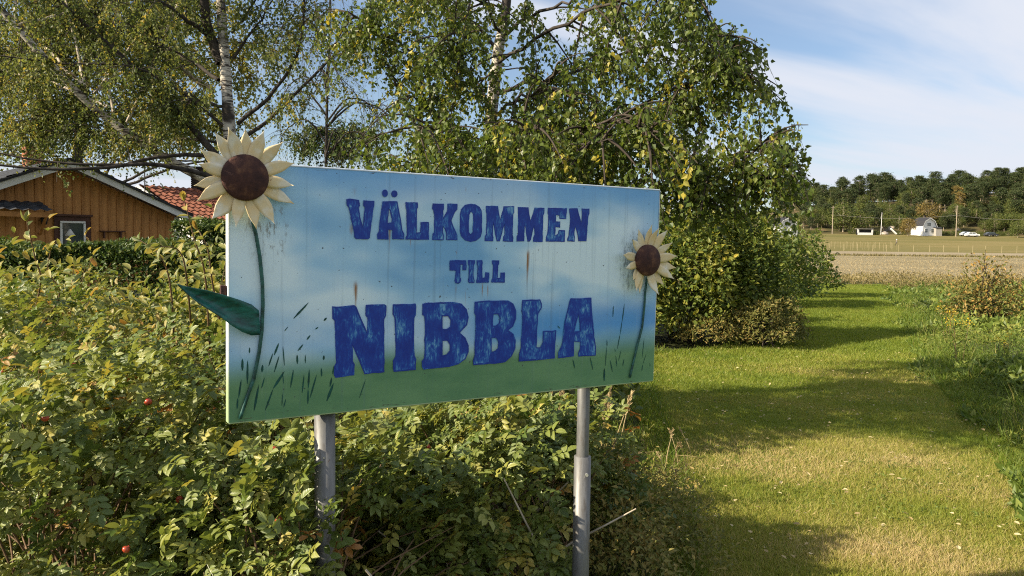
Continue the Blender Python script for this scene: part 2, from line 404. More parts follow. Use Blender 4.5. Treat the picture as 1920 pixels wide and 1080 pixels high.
def add_leaves(mb, P, D, N, L, Wd, tint, tmpl):
    v, fd, uv = tmpl; n = len(P)
    if n == 0: return
    D = nrm(D); S = nrm(np.cross(N, D)); Nn = np.cross(D, S)
    L = np.broadcast_to(L, (n,))[:, None, None]; Wd = np.broadcast_to(Wd, (n,))[:, None, None]
    X = P[:, None] + D[:, None] * v[None, :, 0:1] * L + S[:, None] * v[None, :, 1:2] * Wd + Nn[:, None] * v[None, :, 2:3] * L
    k = len(v); off = (np.arange(n) * k)[:, None, None]
    F = {q: (off + f[None]).reshape(-1, q) for q, f in fd.items()}
    luv = np.concatenate([np.broadcast_to(uv[None], (n, k, 2)), np.broadcast_to(np.asarray(tint)[:, None, None], (n, k, 1))], -1)
    mb.add(X.reshape(-1, 3), F, luv.reshape(-1, 3))
def rand_dirs(n, rng=RNG): return nrm(rng.normal(size=(n, 3)))

# ------------------------------------------------------------------ the welcome sign
BO = A3((-.1212, 2.6707, 1.4391)); YAW, TILT, BROLL, BW, BH = .5489, .01554, -.00452, 1.62, .752
_a = A3((math.cos(YAW), math.sin(YAW), 0)); _u = A3((0, 0, 1)); _n = np.cross(_a, _u)
_u2 = math.cos(TILT) * _u + math.sin(TILT) * _n
BX = math.cos(BROLL) * _a + math.sin(BROLL) * _u2; BUP = math.cos(BROLL) * _u2 - math.sin(BROLL) * _a; BN = np.cross(BX, BUP)   # BN faces the viewer's side
def onb(px, py, d=0.0):
    """board coordinates (x along, y up, d proud) of a painted mark read off the photograph"""
    r = A3(_R * ((px - 960) / FPX) + _U * ((540 - py) / FPX) + _F); c = A3(CAMP)
    t = ((BO + BN * d - c) @ BN) / (r @ BN); q = c + r * t - BO
    return A3((q @ BX, q @ BUP, d))
def bw(p):
    p = np.asarray(p, float); return BO + p[..., 0:1] * BX + p[..., 1:2] * BUP + p[..., 2:3] * BN

def paint_mat(name, edge=False):
    t = NT(name); a = t.n('ShaderNodeAttribute', attribute_name='luv'); s = t.n('ShaderNodeSeparateXYZ'); t.l(a.outputs['Vector'], s.inputs[0])
    u, v = s.outputs[0], s.outputs[1]                       # metres from the board's left edge and from its lower edge
    vec = a.outputs['Vector']
    soft = t.noise(t.mapping(vec, (1.6, 3.2, 1)), 1.0, 3, .5); soft2 = t.noise(t.mapping(vec, (1.1, 2.0, 1), (3.1, 1.7, 0)), 1.5, 2, .5)
    sky_ = t.ramp(soft, [(.36, (.17, .40, .67)), (.46, (.34, .58, .79)), (.56, (.64, .80, .88))])
    top = t.rng(t.math('ADD', v, t.math('MULTIPLY', t.math('SUBTRACT', soft2, .5), .25)), .62, .76)
    c = t.mix(t.math('MULTIPLY', top, .75), sky_, (.14, .38, .74))
    vb = t.math('ADD', v, t.math('MULTIPLY', t.math('SUBTRACT', soft2, .5), .12))
    band = t.math('MULTIPLY', t.rng(vb, .16, .22), t.rng(vb, .24, .36, 1, 0))
    c = t.mix(t.math('MULTIPLY', band, t.rng(u, .35, 1.2, .25, .85)), c, (.06, .28, .66))
    g = t.rng(vb, .115, .215, 1, 0)
    green = t.ramp(t.noise(t.mapping(vec, (2.5, 6, 1)), 1.2, 4, .6), [(.3, (.075, .20, .10)), (.7, (.16, .31, .15))])
    c = t.mix(g, c, green)
    # weather: faint vertical runs, specks, rust bleeding from the screws
    run = t.noise(t.mapping(vec, (55, 1.1, 1)), 1.0, 4, .6); c = t.mix(t.math('MULTIPLY', t.rng(run, .54, .74), .30), c, (.10, .16, .22))
    chalk = t.noise(t.mapping(vec, (70, 1.6, 1), (9, 4, 0)), 1.0, 3, .6); c = t.mix(t.math('MULTIPLY', t.rng(chalk, .60, .80), .22), c, (.55, .62, .68))
    sp = t.noise(vec, 75, 2, .5); c = t.mix(t.math('MULTIPLY', t.rng(sp, .71, .75), .85), c, (.05, .05, .06))
    fl = t.noise(t.mapping(vec, (2, 9, 1), (5, 5, 0)), 9, 5, .7)
    ek = t.math('MAXIMUM', t.rng(v, BH - .016, BH - .004), t.rng(v, .004, .02, 1, 0)); c = t.mix(t.math('MULTIPLY', ek, t.rng(fl, .58, .66)), c, (.07, .055, .05))
    rn = t.noise(t.mapping(vec, (150, 9, 1)), 1.0, 4, .7)
    for (px, y0, y1, wd, amt) in [(667, 528, 598, .0062, .95), (990, 470, 545, .0062, 1.0), (731, 420, 480, .004, .8), (659, 420, 450, .006, .7), (856, 470, 480, .002, .7), (905, 530, 565, .0025, .75), (915, 532, 570, .002, .7), (873, 545, 585, .002, .5), (770, 442, 470, .003, .6), (855, 535, 560, .003, .45), (665, 352, 372, .007, .3), (873, 352, 362, .003, .5)]:
        p0 = onb(px, y0); p1 = onb(px, y1); cu = p0[0] + BW / 2; hi = p0[1] + BH / 2; lo = p1[1] + BH / 2
        dx = t.math('ABSOLUTE', t.math('SUBTRACT', t.math('ADD', u, t.math('MULTIPLY', t.math('SUBTRACT', rn, .5), .012)), cu))
        tap = t.rng(v, lo, hi, .25, 1.15, False); dxx = t.math('DIVIDE', dx, tap)
        k = t.math('MULTIPLY', t.rng(dxx, wd * .15, wd * 1.5, 1, 0), t.math('MULTIPLY', t.rng(v, lo, lo + (hi - lo) * .7), t.rng(t.math('ADD', v, t.math('MULTIPLY', rn, .02)), hi - .008, hi + .018, 1, 0)))
        k = t.math('MULTIPLY', t.math('MULTIPLY', k, t.rng(rn, .30, .50, .35, 1)), amt)
        c = t.mix(k, c, (.26, .12, .035))
    # grime on the paint round the small flower
    q = onb(1213, 488); dx = t.math('SUBTRACT', u, q[0] + BW / 2 - .035); dy = t.math('MULTIPLY', t.math('SUBTRACT', v, q[1] + BH / 2 - .01), .85)
    dd = t.math('SQRT', t.math('ADD', t.math('MULTIPLY', dx, dx), t.math('MULTIPLY', dy, dy)))
    gr = t.noise(t.mapping(vec, (60, 22, 1)), 1.0, 5, .75); k = t.math('MULTIPLY', t.rng(dd, .075, .135, 1, 0), t.rng(gr, .48, .64)); c = t.mix(t.math('MULTIPLY', k, .65), c, (.055, .06, .065))
    q = onb(500, 415); dx = t.math('MULTIPLY', t.math('SUBTRACT', u, q[0] + BW / 2), .9); dy = t.math('MULTIPLY', t.math('SUBTRACT', v, q[1] + BH / 2), .5)
    dd = t.math('SQRT', t.math('ADD', t.math('MULTIPLY', dx, dx), t.math('MULTIPLY', dy, dy)))
    k = t.math('MULTIPLY', t.rng(dd, .03, .085, 1, 0), t.rng(gr, .52, .64)); c = t.mix(t.math('MULTIPLY', k, .7), c, (.14, .12, .08))
    if edge: c = t.mix(.62, c, t.mix(g, (.78, .76, .72), (.45, .52, .30)))
    return t.done(t.pbr(c, .42, 0, .4, t.bump(run, .05, .002)))
M['board_paint'] = paint_mat('board_paint'); M['board_edge'] = paint_mat('board_edge', True)
def letter_paint():
    t = NT('letter_paint'); a = t.n('ShaderNodeAttribute', attribute_name='luv'); vec = a.outputs['Vector']
    sp_ = t.n('ShaderNodeSeparateXYZ'); t.l(vec, sp_.inputs[0])
    n = t.noise(t.mapping(vec, (70, 24, 3)), 1.0, 6, .72, 1.6); n2 = t.noise(t.mapping(vec, (17, 13, 3)), 1.0, 3, .5); n3 = t.noise(t.mapping(vec, (170, 30, 3)), 1.0, 4, .65, 1.0)
    f = t.math('ADD', t.math('MULTIPLY', n, .40), t.math('ADD', t.math('MULTIPLY', n2, .42), t.math('MULTIPLY', n3, .18)))
    f = t.math('SUBTRACT', f, t.math('MULTIPLY', t.rng(sp_.outputs[2], 6, 7), .045))
    c = t.ramp(f, [(.42, (.004, .028, .27)), (.51, (.006, .046, .33)), (.545, (.016, .10, .40)), (.575, (.05, .20, .48)), (.63, (.20, .42, .62))])
    return t.done(t.pbr(c, .45, 0, .4))
M['letter_paint'] = letter_paint()
M['stroke'] = plain('stroke_paint', (.008, .075, .062), .5, 0, .35, 60)
M['stem_paint'] = plain('stem_paint', (.02, .095, .08), .45, 0, .5, 40, .4, .2)
M['leaf_paint'] = plain('leaf_paint', (.006, .10, .085), .38, 0, .45, 22, .45, .2, (1, 1, 3))
def metal_petal():
    t = NT('petal_paint'); p = t.pos(); a = t.noise(p, 22, 4, .6); b_ = t.noise(p, 60, 5, .7)
    c = t.ramp(a, [(.36, (.70, .66, .53)), (.5, (.66, .55, .33)), (.66, (.68, .52, .27))])
    c = t.mix(t.rng(b_, .68, .74), c, (.22, .10, .035)); return t.done(t.pbr(c, .5, 0, .35, t.bump(a, .15, .003)))
M['petal'] = metal_petal()
def rust_disc():
    t = NT('rusted_disc'); p = t.pos(); a = t.noise(p, 28, 6, .7); b_ = t.noise(p, 120, 4, .7)
    c = t.ramp(a, [(.35, (.030, .012, .012)), (.52, (.062, .024, .018)), (.64, (.12, .055, .03)), (.74, (.22, .14, .09))])
    return t.done(t.pbr(c, .7, .15, .35, t.bump(b_, .4, .004)))
M['rust'] = rust_disc()
def galv():
    t = NT('galvanised'); p = t.pos(); a = t.noise(t.mapping(p, (9, 9, 2)), 4, 5, .65); b_ = t.noise(p, 60, 3, .6)
    c = t.ramp(a, [(.3, (.105, .105, .104)), (.55, (.17, .17, .167)), (.72, (.10, .085, .07))]); c = t.mix(t.rng(b_, .66, .72), c, (.13, .10, .08))
    return t.done(t.pbr(c, .5, .35, .4, t.bump(a, .15, .004)))
M['galv'] = galv()
M['bolt'] = plain('bolt', (.62, .62, .60), .35, .7, .2, 40)

pl = onb(609, 800, -.046); pr = onb(1094, 760, -.046)
PL = bw(pl); PR = bw(pr)
sign = empty('welcome_sign', ((PL[0] + PR[0]) / 2, (PL[1] + PR[1]) / 2, 0), 'painted welcome board with blue lettering and metal sunflowers on two pipe posts', 'sign')
def bluv(p): p = np.asarray(p, float); return np.stack([p[:, 0] + BW / 2, p[:, 1] + BH / 2, np.zeros(len(p))], 1)
# board: front sheet, folded edges
b = MB(); gx = np.linspace(-BW / 2, BW / 2, 25); gy = np.linspace(-BH / 2, BH / 2, 13); X, Y = np.meshgrid(gx, gy)
q = np.stack([X, Y, .0012 * np.sin(X * 4 + 1) * np.sin(Y * 5)], -1).reshape(-1, 3)
i = (np.arange(12)[:, None] * 25 + np.arange(24)[None]).ravel(); b.add(bw(q), {4: np.stack([i, i + 1, i + 26, i + 25], 1)}, bluv(q))
b.build('board', M['board_paint'], sign, True)
def edge_strip(p0, p1, nrm2):
    e = MB(); n2 = A3(nrm2); p0 = A3(p0 + (0,)); p1 = A3(p1 + (0,)); prof = [(0, -.001), (.0030, -.001), (.0048, -.0030), (.0048, -.028), (.001, -.030), (.001, -.004)]
    v = []
    for p in (p0, p1):
        for (o_, d_) in prof: v.append(p + n2 * (o_ - .0005) + A3((0, 0, d_ + .0016)))
    v = np.array(v); k = len(prof); e.add(bw(v), [(j, j + 1, k + j + 1, k + j) for j in range(k - 1)], bluv(v)); e.build('board_edge', M['board_edge'], sign)
w2, h2 = BW / 2, BH / 2
edge_strip((-w2, h2), (-w2, -h2), (-1, 0, 0)); edge_strip((w2, -h2), (w2, h2), (1, 0, 0)); edge_strip((w2, h2), (-w2, h2), (0, 1, 0)); edge_strip((-w2, -h2), (w2, -h2), (0, -1, 0))
b = MB(); q = np.array([(-w2, -h2, -.006), (w2, -h2, -.006), (w2, h2, -.006), (-w2, h2, -.006)]); b.add(bw(q), [(3, 2, 1, 0)]); b.build('back_sheet', M['galv'], sign)
rb = np.stack([BX, BUP, BN], 1)
for yv in (.22, -.2):
    b = MB(); b.box(bw(np.array([0, yv, -.016])), (BW - .06, .04, .018), rb); b.build('rail', M['galv'], sign)
# posts
def pipe(name, x, y, z0, z1, r, parent, n=28):
    b = MB(); b.tube([(x, y, z0), (x, y, z0 + (z1 - z0) * .5), (x, y, z1)], r, n, True); o = b.build(name, M['galv'], parent, True)
    return o
zt = bw(np.array([0, -BH / 2, 0]))[2]
p1 = pipe('post', PL[0], PL[1], -.2, 1.72, .0205, sign); s1 = pipe('sleeve', PL[0], PL[1], -.2, zt + .004, .0325, p1)
p2 = pipe('post', PR[0], PR[1], -.2, 1.72, .0240, sign); zs = at(1092, 855, PR[1]).z; s2 = pipe('sleeve', PR[0], PR[1], -.2, zs, .0325, p2)
for s_ in (s1, s2, p1, p2): pass
b = MB(); c = at(1100, 890, PR[1] - .033); b.tube([c, c + Vector((0, -.008, 0))], .0065, 6, True); b.build('bolt', M['bolt'], p2)
b = MB(); c = at(608, 858, PL[1] - .033); b.tube([c, c + Vector((0, -.005, 0))], .003, 6, True); b.build('bolt', M['bolt'], p1)
for (x, y) in ((PL[0], PL[1]), (PR[0], PR[1])):
    for zz in (1.24, 1.64):
        b = MB(); b.tube([(x, y, zz), (x, y, zz + .03)], .030, 20, True); b.build('clamp', M['galv'], sign, True)
b = MB(); b.box(bw(onb(424, 545, -.02) + A3((-.006, 0, 0))), (.02, .03, .02), rb); b.build('bracket', M['rust'], sign)

# lettering: outlines read off enlarged crops (origin x, origin y, enlargement)
C1, C2, C3, C4, C5, C6, C7, C8 = (640, 350, 9.82), (790, 360, 9.82), (900, 370, 10.8), (1000, 370, 10.8), (835, 480, 16), (615, 560, 6.75), (785, 550, 6.747), (960, 545, 7.448)
def ell(cx_, cy_, rx, ry, n=16): return [(cx_ + rx * math.cos(k * 6.2832 / n), cy_ + ry * math.sin(k * 6.2832 / n)) for k in range(n)]
LET = [
 ('V', C1, [[(90,230),(150,218),(325,245),(340,350),(318,385),(345,560),(395,745),(428,385),(398,345),(402,250),(605,260),(605,340),(590,395),(560,620),(535,820),(520,945),(490,968),(260,960),(235,930),(228,830),(185,640),(130,385),(92,335)]]),
 ('A_umlaut', C1, [[(755,268),(1028,268),(1060,430),(1095,620),(1120,800),(1155,870),(1155,970),(935,968),(935,800),(862,790),(865,975),(660,968),(655,870),(690,820),(705,600),(735,400)], [(872,405),(890,430),(925,600),(920,658),(850,665),(865,520)]]),
 ('dot', C1, [ell(800, 122, 53, 70)]), ('dot', C1, [ell(973, 132, 57, 64)]),
 ('L', C1, [[(1175,285),(1405,290),(1408,385),(1390,410),(1380,845),(1450,838),(1452,655),(1608,650),(1608,978),(1180,975),(1180,930),(1205,890),(1195,430),(1180,390)]]),
 ('K', C2, [[(205,210),(412,215),(412,320),(398,345),(400,480),(470,350),(475,215),(662,218),(660,320),(610,380),(550,520),(590,640),(660,800),(660,888),(458,885),(455,760),(398,630),(392,740),(412,800),(405,885),(195,882),(205,765),(232,740),(232,420),(212,330),(192,310)]]),
 ('O', C2, [[(905,215),(990,225),(1070,275),(1105,340),(1114,420),(1112,740),(1085,830),(1010,895),(905,920),(800,890),(725,810),(703,720),(705,420),(725,320),(800,235)], [(910,360),(945,400),(948,480),(942,730),(905,778),(872,740),(870,600),(880,420)]]),
 ('M', C3, [[(112,170),(360,175),(375,290),(405,450),(470,180),(690,178),(688,315),(668,335),(655,640),(655,760),(670,810),(665,900),(455,890),(465,800),(490,750),(488,540),(395,890),(335,892),(300,740),(262,520),(255,760),(268,810),(262,888),(88,885),(92,790),(120,740),(125,430),(125,320),(112,300)]]),
 ('M', C3, [[(760,195),(975,200),(990,330),(1020,470),(1100,205),(1300,215),(1298,320),(1278,360),(1262,740),(1268,800),(1262,905),(1068,900),(1075,800),(1100,750),(1085,580),(1025,860),(1000,895),(955,895),(930,750),(905,560),(890,740),(895,800),(890,890),(735,895),(735,790),(765,740),(765,460),(762,330)]]),
 ('E', C4, [[(290,210),(675,215),(660,440),(525,435),(520,370),(455,360),(450,485),(540,490),(535,615),(445,600),(435,770),(490,740),(510,660),(635,665),(632,900),(245,895),(250,810),(275,740),(290,600),(295,360),(282,320)]]),
 ('N', C4, [[(722,225),(890,220),(915,330),(965,520),(980,350),(972,225),(1130,228),(1130,330),(1112,370),(1090,600),(1070,890),(905,890),(890,760),(845,600),(825,740),(835,800),(830,900),(685,890),(680,840),(710,770),(740,440),(730,340),(722,300)]]),
 ('T', C5, [[(125,135),(290,120),(620,130),(632,300),(620,425),(512,425),(512,262),(448,262),(442,640),(472,700),(445,790),(380,828),(300,815),(268,740),(290,640),(305,440),(120,432),(118,260)]]),
 ('I', C5, [[(670,120),(885,125),(880,220),(850,270),(835,500),(845,640),(872,740),(860,805),(700,805),(672,760),(690,640),(700,300),(675,240)]]),
 ('L', C5, [[(930,130),(1100,120),(1115,200),(1105,260),(1100,480),(1110,655),(1180,640),(1190,485),(1310,495),(1315,560),(1305,795),(920,805),(925,740),(950,640),(960,300),(935,250)]]),
 ('L', C5, [[(1390,130),(1610,130),(1610,230),(1580,280),(1560,660),(1640,650),(1650,495),(1782,490),(1775,798),(1370,795),(1375,720),(1410,640),(1420,270),(1395,230)]]),
 ('N', C6, [[(50,95),(100,100),(330,80),(360,105),(430,280),(490,420),(495,240),(472,215),(475,78),(715,70),(738,90),(732,215),(710,260),(710,600),(712,930),(460,955),(390,780),(305,585),(312,790),(335,825),(330,968),(90,1000),(70,960),(78,850),(100,810),(90,600),(80,280),(52,250)]]),
 ('I', C6, [[(818,70),(1105,60),(1115,90),(1110,205),(1092,240),(1085,500),(1095,720),(1115,765),(1108,900),(830,925),(818,880),(820,780),(850,730),(845,400),(838,240),(815,200)]]),
 ('B', C7, [[(45,130),(120,115),(440,108),(540,130),(605,200),(630,300),(610,400),(520,498),(590,560),(630,660),(630,740),(590,830),(500,895),(380,930),(60,965),(38,930),(35,860),(65,820),(72,700),(75,400),(68,290),(42,270)], [(300,290),(370,290),(400,340),(395,420),(350,450),(300,448)], [(300,600),(360,600),(390,650),(390,720),(350,770),(300,785)]]),
 ('B', C7, [[(705,105),(860,90),(1130,90),(1195,130),(1232,220),(1230,320),(1190,420),(1130,465),(1195,510),(1225,590),(1220,700),(1170,800),(1090,870),(960,890),(690,910),(682,860),(705,780),(712,560),(718,280),(700,250)], [(945,265),(1000,265),(1022,310),(1015,370),(980,405),(935,408)], [(920,562),(975,562),(1005,610),(1000,690),(965,725),(920,738)]]),
 ('L', C8, [[(140,130),(390,120),(412,180),(412,240),(365,320),(345,560),(338,790),(390,790),(425,720),(430,560),(615,550),(600,740),(595,945),(350,970),(90,988),(95,880),(120,800),(135,560),(140,310),(128,290),(135,200)]]),
 ('A', C8, [[(815,105),(1105,95),(1108,200),(1125,400),(1145,640),(1168,790),(1165,905),(925,920),(920,870),(945,810),(950,715),(860,710),(858,915),(640,942),(640,860),(690,760),(710,640),(730,440),(780,230)], [(925,335),(940,450),(945,560),(870,565),(900,430)]]),
]
def wobble(loop, seed):
    """subdivide an outline and give it a hand-painted edge"""
    r = np.random.default_rng(seed); out = []
    for k, p in enumerate(loop):
        q = loop[(k + 1) % len(loop)]; L = math.hypot(q[0] - p[0], q[1] - p[1]); n = max(1, int(L / 60))
        for j in range(n):
            f = j / n; jit = (0, 0) if j == 0 else r.normal(size=2) * 2.6; out.append((p[0] + (q[0] - p[0]) * f + jit[0], p[1] + (q[1] - p[1]) * f + jit[1]))
    return out
for k, (nm, (ox, oy, sc_), loops) in enumerate(LET):
    LP = []
    for j, lp in enumerate(loops):
        LP.append([Vector(onb(ox + x / sc_, oy + y / sc_, 0)) for (x, y) in wobble(lp, k * 7 + j)])
    tris = tessellate_polygon(LP); flat = np.array([tuple(v) for lp in LP for v in lp]); flat[:, 2] = .0019
    tr = []
    for (a_, b_, c_) in tris:
        ar = (flat[b_][0] - flat[a_][0]) * (flat[c_][1] - flat[a_][1]) - (flat[b_][1] - flat[a_][1]) * (flat[c_][0] - flat[a_][0])
        tr.append((a_, b_, c_) if ar > 0 else (a_, c_, b_))
    mb = MB(); mb.add(bw(flat), tr, bluv(flat) + A3((0, 0, k * .11)))
    for j, lp in enumerate(LP):                                  # the brush first drew the outline, then filled it in
        Q = np.array([tuple(v) for v in lp]); A_ = .5 * np.sum(Q[:, 0] * np.roll(Q[:, 1], -1) - np.roll(Q[:, 0], -1) * Q[:, 1]); e = nrm(np.roll(Q, -1, 0) - np.roll(Q, 1, 0)); nn = np.stack([-e[:, 1], e[:, 0], e[:, 2] * 0], 1) * (1 if A_ > 0 else -1) * (1 if j == 0 else -1)
        wv = (.0036 if k < 15 else .0048) * (.75 + .5 * np.random.default_rng(k * 3 + j).random((len(Q), 1))); I = Q + nn * wv; Q[:, 2] = .0022; I[:, 2] = .0022; nq = len(Q)
        fs = [(i, (i + 1) % nq, nq + (i + 1) % nq, nq + i) if (A_ > 0) == (j == 0) else (i, nq + i, nq + (i + 1) % nq, (i + 1) % nq) for i in range(nq)]
        V2 = np.vstack([Q, I]); mb.add(bw(V2), fs, bluv(V2) + A3((0, 0, 9)))
    o = mb.build('letter', M['letter_paint'], sign)
# painted grass strokes
ST = []
def crop_strokes(ox, oy, s_, L):
    for (x0, y0, x1, y1, w) in L: ST.append((ox + x0 / s_, oy + y0 / s_, ox + x1 / s_, oy + y1 / s_, w / s_))
crop_strokes(400, 500, 3.375, [(230,510,228,548,10),(184,580,184,658,16),(217,590,215,740,14),(312,620,308,668,16),(178,710,160,830,12),(155,830,150,900,12),(288,745,258,910,16),(325,700,305,770,10),(415,482,385,560,14),(378,545,350,630,10),(418,560,385,668,10),(440,500,450,625,8),(452,660,380,770,18),(380,770,328,910,12),(438,670,445,740,6),(508,650,488,765,12),(438,800,434,880,7),(460,835,445,890,8),(530,555,532,615,14),(582,555,582,612,8),(575,680,562,800,10),(608,648,600,770,14),(600,770,598,870,12),(655,680,612,830,12),(683,640,686,695,12),(700,560,698,590,14),(765,625,755,680,12),(750,700,738,760,14),(762,735,718,850,20),(965,710,925,830,7),(605,225,508,328,14),(475,378,450,408,6),(718,322,700,342,14),(665,382,645,396,9),(615,432,592,462,12),(570,490,535,532,12)])
crop_strokes(1100, 540, 5.4, [(272,175,266,295,14),(384,155,360,340,16),(360,330,340,470,13),(340,460,312,615,14),(205,520,208,590,12),(204,590,190,790,12),(180,810,178,940,32),(238,725,262,850,16),(285,610,292,645,10),(295,680,308,800,13),(352,625,322,740,10),(380,715,366,790,14),(35,695,65,830,14),(584,500,562,710,12),(604,665,570,770,10),(568,775,558,840,16),(640,755,642,795,9)])
crop_strokes(960, 545, 7.448, [(635,485,672,530,16),(850,955,880,1085,22)])
for (x0, y0, x1, y1, w) in ST:
    p0 = onb(x0, y0, .0017); p1 = onb(x1, y1, .0017); d = p1 - p0; L = np.linalg.norm(d); s = np.array([-d[1], d[0], 0]) / L; hw = w * 2.6 / FPX * .42
    v = np.array([p0, p0 + d * .25 + s * hw * .8, p0 + d * .7 + s * hw, p1 + s * hw * .3, p1 - s * hw * .3, p0 + d * .65 - s * hw, p0 + d * .2 - s * hw * .7])
    mb = MB(); mb.add(bw(v), [(6, 5, 4, 3, 2, 1, 0)][::-1]); mb.build('painted_grass_stroke', M['stroke'], sign)
# sunflowers
def sunflower(label, centre, rad, tips, base_d, seed, stem):
    r = random.Random(seed); fl = None
    c = onb(centre[0], centre[1], base_d); 
    mb = MB(); n = 36                                          # domed rusted disc with a rolled rim
    prof = [(1.0, -.006), (1.0, .002), (.97, .006), (.9, .008), (.6, .014), (.3, .017), (0.02, .018)]
    V = []; F = []
    for (pr_, pd) in prof:
        for j in range(n): a = j * 2 * math.pi / n; V.append(c + A3((math.cos(a) * rad * pr_, math.sin(a) * rad * pr_, pd)))
    for i in range(len(prof) - 1):
        for j in range(n): F.append((i * n + j, i * n + (j + 1) % n, (i + 1) * n + (j + 1) % n, (i + 1) * n + j))
    F.append(tuple((len(prof) - 1) * n + j for j in range(n)))
    mb.add(bw(np.array(V)), F); fl = mb.build('sunflower', M['rust'], sign, True); fl['label'] = label
    for k, (tx, ty, wd, layer) in enumerate(tips):
        d = base_d - .004 - .004 * layer - .0012 * (k % 3); tip = onb(tx, ty, d + .008); v = tip - c; v[2] = 0; L = np.linalg.norm(v); e = v / L; s = A3((-e[1], e[0], 0))
        r0 = rad * .72; nl, nw = 9, 5; V = []; F = []; lift = r.uniform(.004, .022); cup = r.uniform(.02, .12); bend = r.uniform(-.12, .12)
        for i in range(nl):
            t = i / (nl - 1); w = .95 * wd * (math.sin(math.pi * (t * .80 + .18)) ** .75 if t < .98 else .03) * (1 - .12 * t)
            if t > .6: w *= max(0.02, (1 - ((t - .6) / .4) ** 1.7))
            for j in range(nw):
                q = j / (nw - 1) * 2 - 1
                V.append(c + e * (r0 + (L - r0) * t) + s * (q * w * .5 + bend * wd * math.sin(math.pi * t)) + A3((0, 0, d - base_d + cup * w * .5 * (q * q - .5) * (1 if k % 2 else -1) * .6 + lift * t * t)))
        for i in range(nl - 1):
            for j in range(nw - 1): F.append((i * nw + j, (i + 1) * nw + j, (i + 1) * nw + j + 1, i * nw + j + 1))
        mb = MB(); mb.add(bw(np.array(V)), F); o = mb.build('petal', M['petal'], sign, True); o.parent = fl; o.matrix_parent_inverse = Matrix.Identity(4)
        md = o.modifiers.new('thick', 'SOLIDIFY'); md.thickness = .0016
    return fl
def q6(x, y, w, l=0): return (320 + x / 6, 220 + y / 6, w, l)
def q7(x, y, w, l=0): return (350 + x / 7.71, 330 + y / 7.71, w, l)
f1 = sunflower('large sunflower of cream metal petals round a rusted disc', (460, 333), .0655, [q6(500,165,.042,1), q6(640,110,.042), q6(845,125,.040), q6(1055,150,.044), q6(1255,280,.042,1), q6(1400,515,.042), q6(1385,770,.040,1), q7(1565,405,.040,2), q7(1270,690,.046), q7(1005,770,.040,1), q7(705,735,.040), q7(352,625,.052,1), q7(135,365,.042), q7(105,140,.040,1), q6(305,525,.040), q6(332,362,.042,1)], .034, 3, None)
def q8(x, y, w, l=0): return (1120 + x / 6.75, 400 + y / 6.75, w, l)
f2 = sunflower('small sunflower of pale metal petals round a rusted disc', (1215, 488), .0605, [q8(680,140,.036,1), q8(755,185,.034), q8(900,210,.040), q8(935,370,.034,1), q8(1010,540,.042), q8(990,690,.040,1), q8(975,835,.040), q8(850,910,.036,2), q8(765,1030,.042), q8(515,1010,.030,2), q8(465,980,.040), q8(425,845,.030,1), q8(360,695,.032), q8(300,525,.036,1), q8(438,328,.034), q8(530,200,.034,1)], .036, 5, None)
def stem(pts, r):
    P = [bw(onb(x, y, .007)) for (x, y) in pts]; out = []
    for a_, b_ in zip(P[:-1], P[1:]):
        for k in range(4): out.append(a_ + (b_ - a_) * k / 4)
    out.append(P[-1]); mb = MB(); mb.tube(out, r, 8, True); mb.build('stem', M['stem_paint'], sign, True)
stem([(474, 415), (480, 440), (487, 480), (492, 530), (493, 570), (491, 620), (486, 660), (476, 710), (463, 745), (450, 785)], .0055)
stem([(1213, 520), (1210, 545), (1208, 577), (1204, 614), (1196, 644), (1188, 678), (1181, 708)], .0045)
# folded green leaf of sheet metal reaching past the board's edge
top = [(485, 582), (472, 571), (452, 563), (430, 556), (410, 550), (388, 544), (366, 540), (346, 536), (332, 532)]
bot = [(487, 628), (472, 629), (455, 623), (435, 611), (415, 596), (393, 582), (372, 569), (350, 551), (333, 535)]
V = []; F = []
for k, (a_, b_) in enumerate(zip(top, bot)):
    t = k / 8; d = .012 + .10 * t ** 1.3
    A_ = onb(a_[0], a_[1], d - .0); B_ = onb(b_[0], b_[1], d)
    for j in range(7):
        f = j / 6; p = A_ * (1 - f) + B_ * f; p = p + A3((0, 0, -.026 * math.sin(math.pi * f) * math.sin(math.pi * t) + .004 * math.sin(math.pi * f))); V.append(p)
for k in range(8):
    for j in range(6): F.append((k * 7 + j, k * 7 + j + 1, (k + 1) * 7 + j + 1, (k + 1) * 7 + j))
mb = MB(); mb.add(bw(np.array(V)), F); o = mb.build('metal_leaf', M['leaf_paint'], sign, True); md = o.modifiers.new('thick', 'SOLIDIFY'); md.thickness = .0016

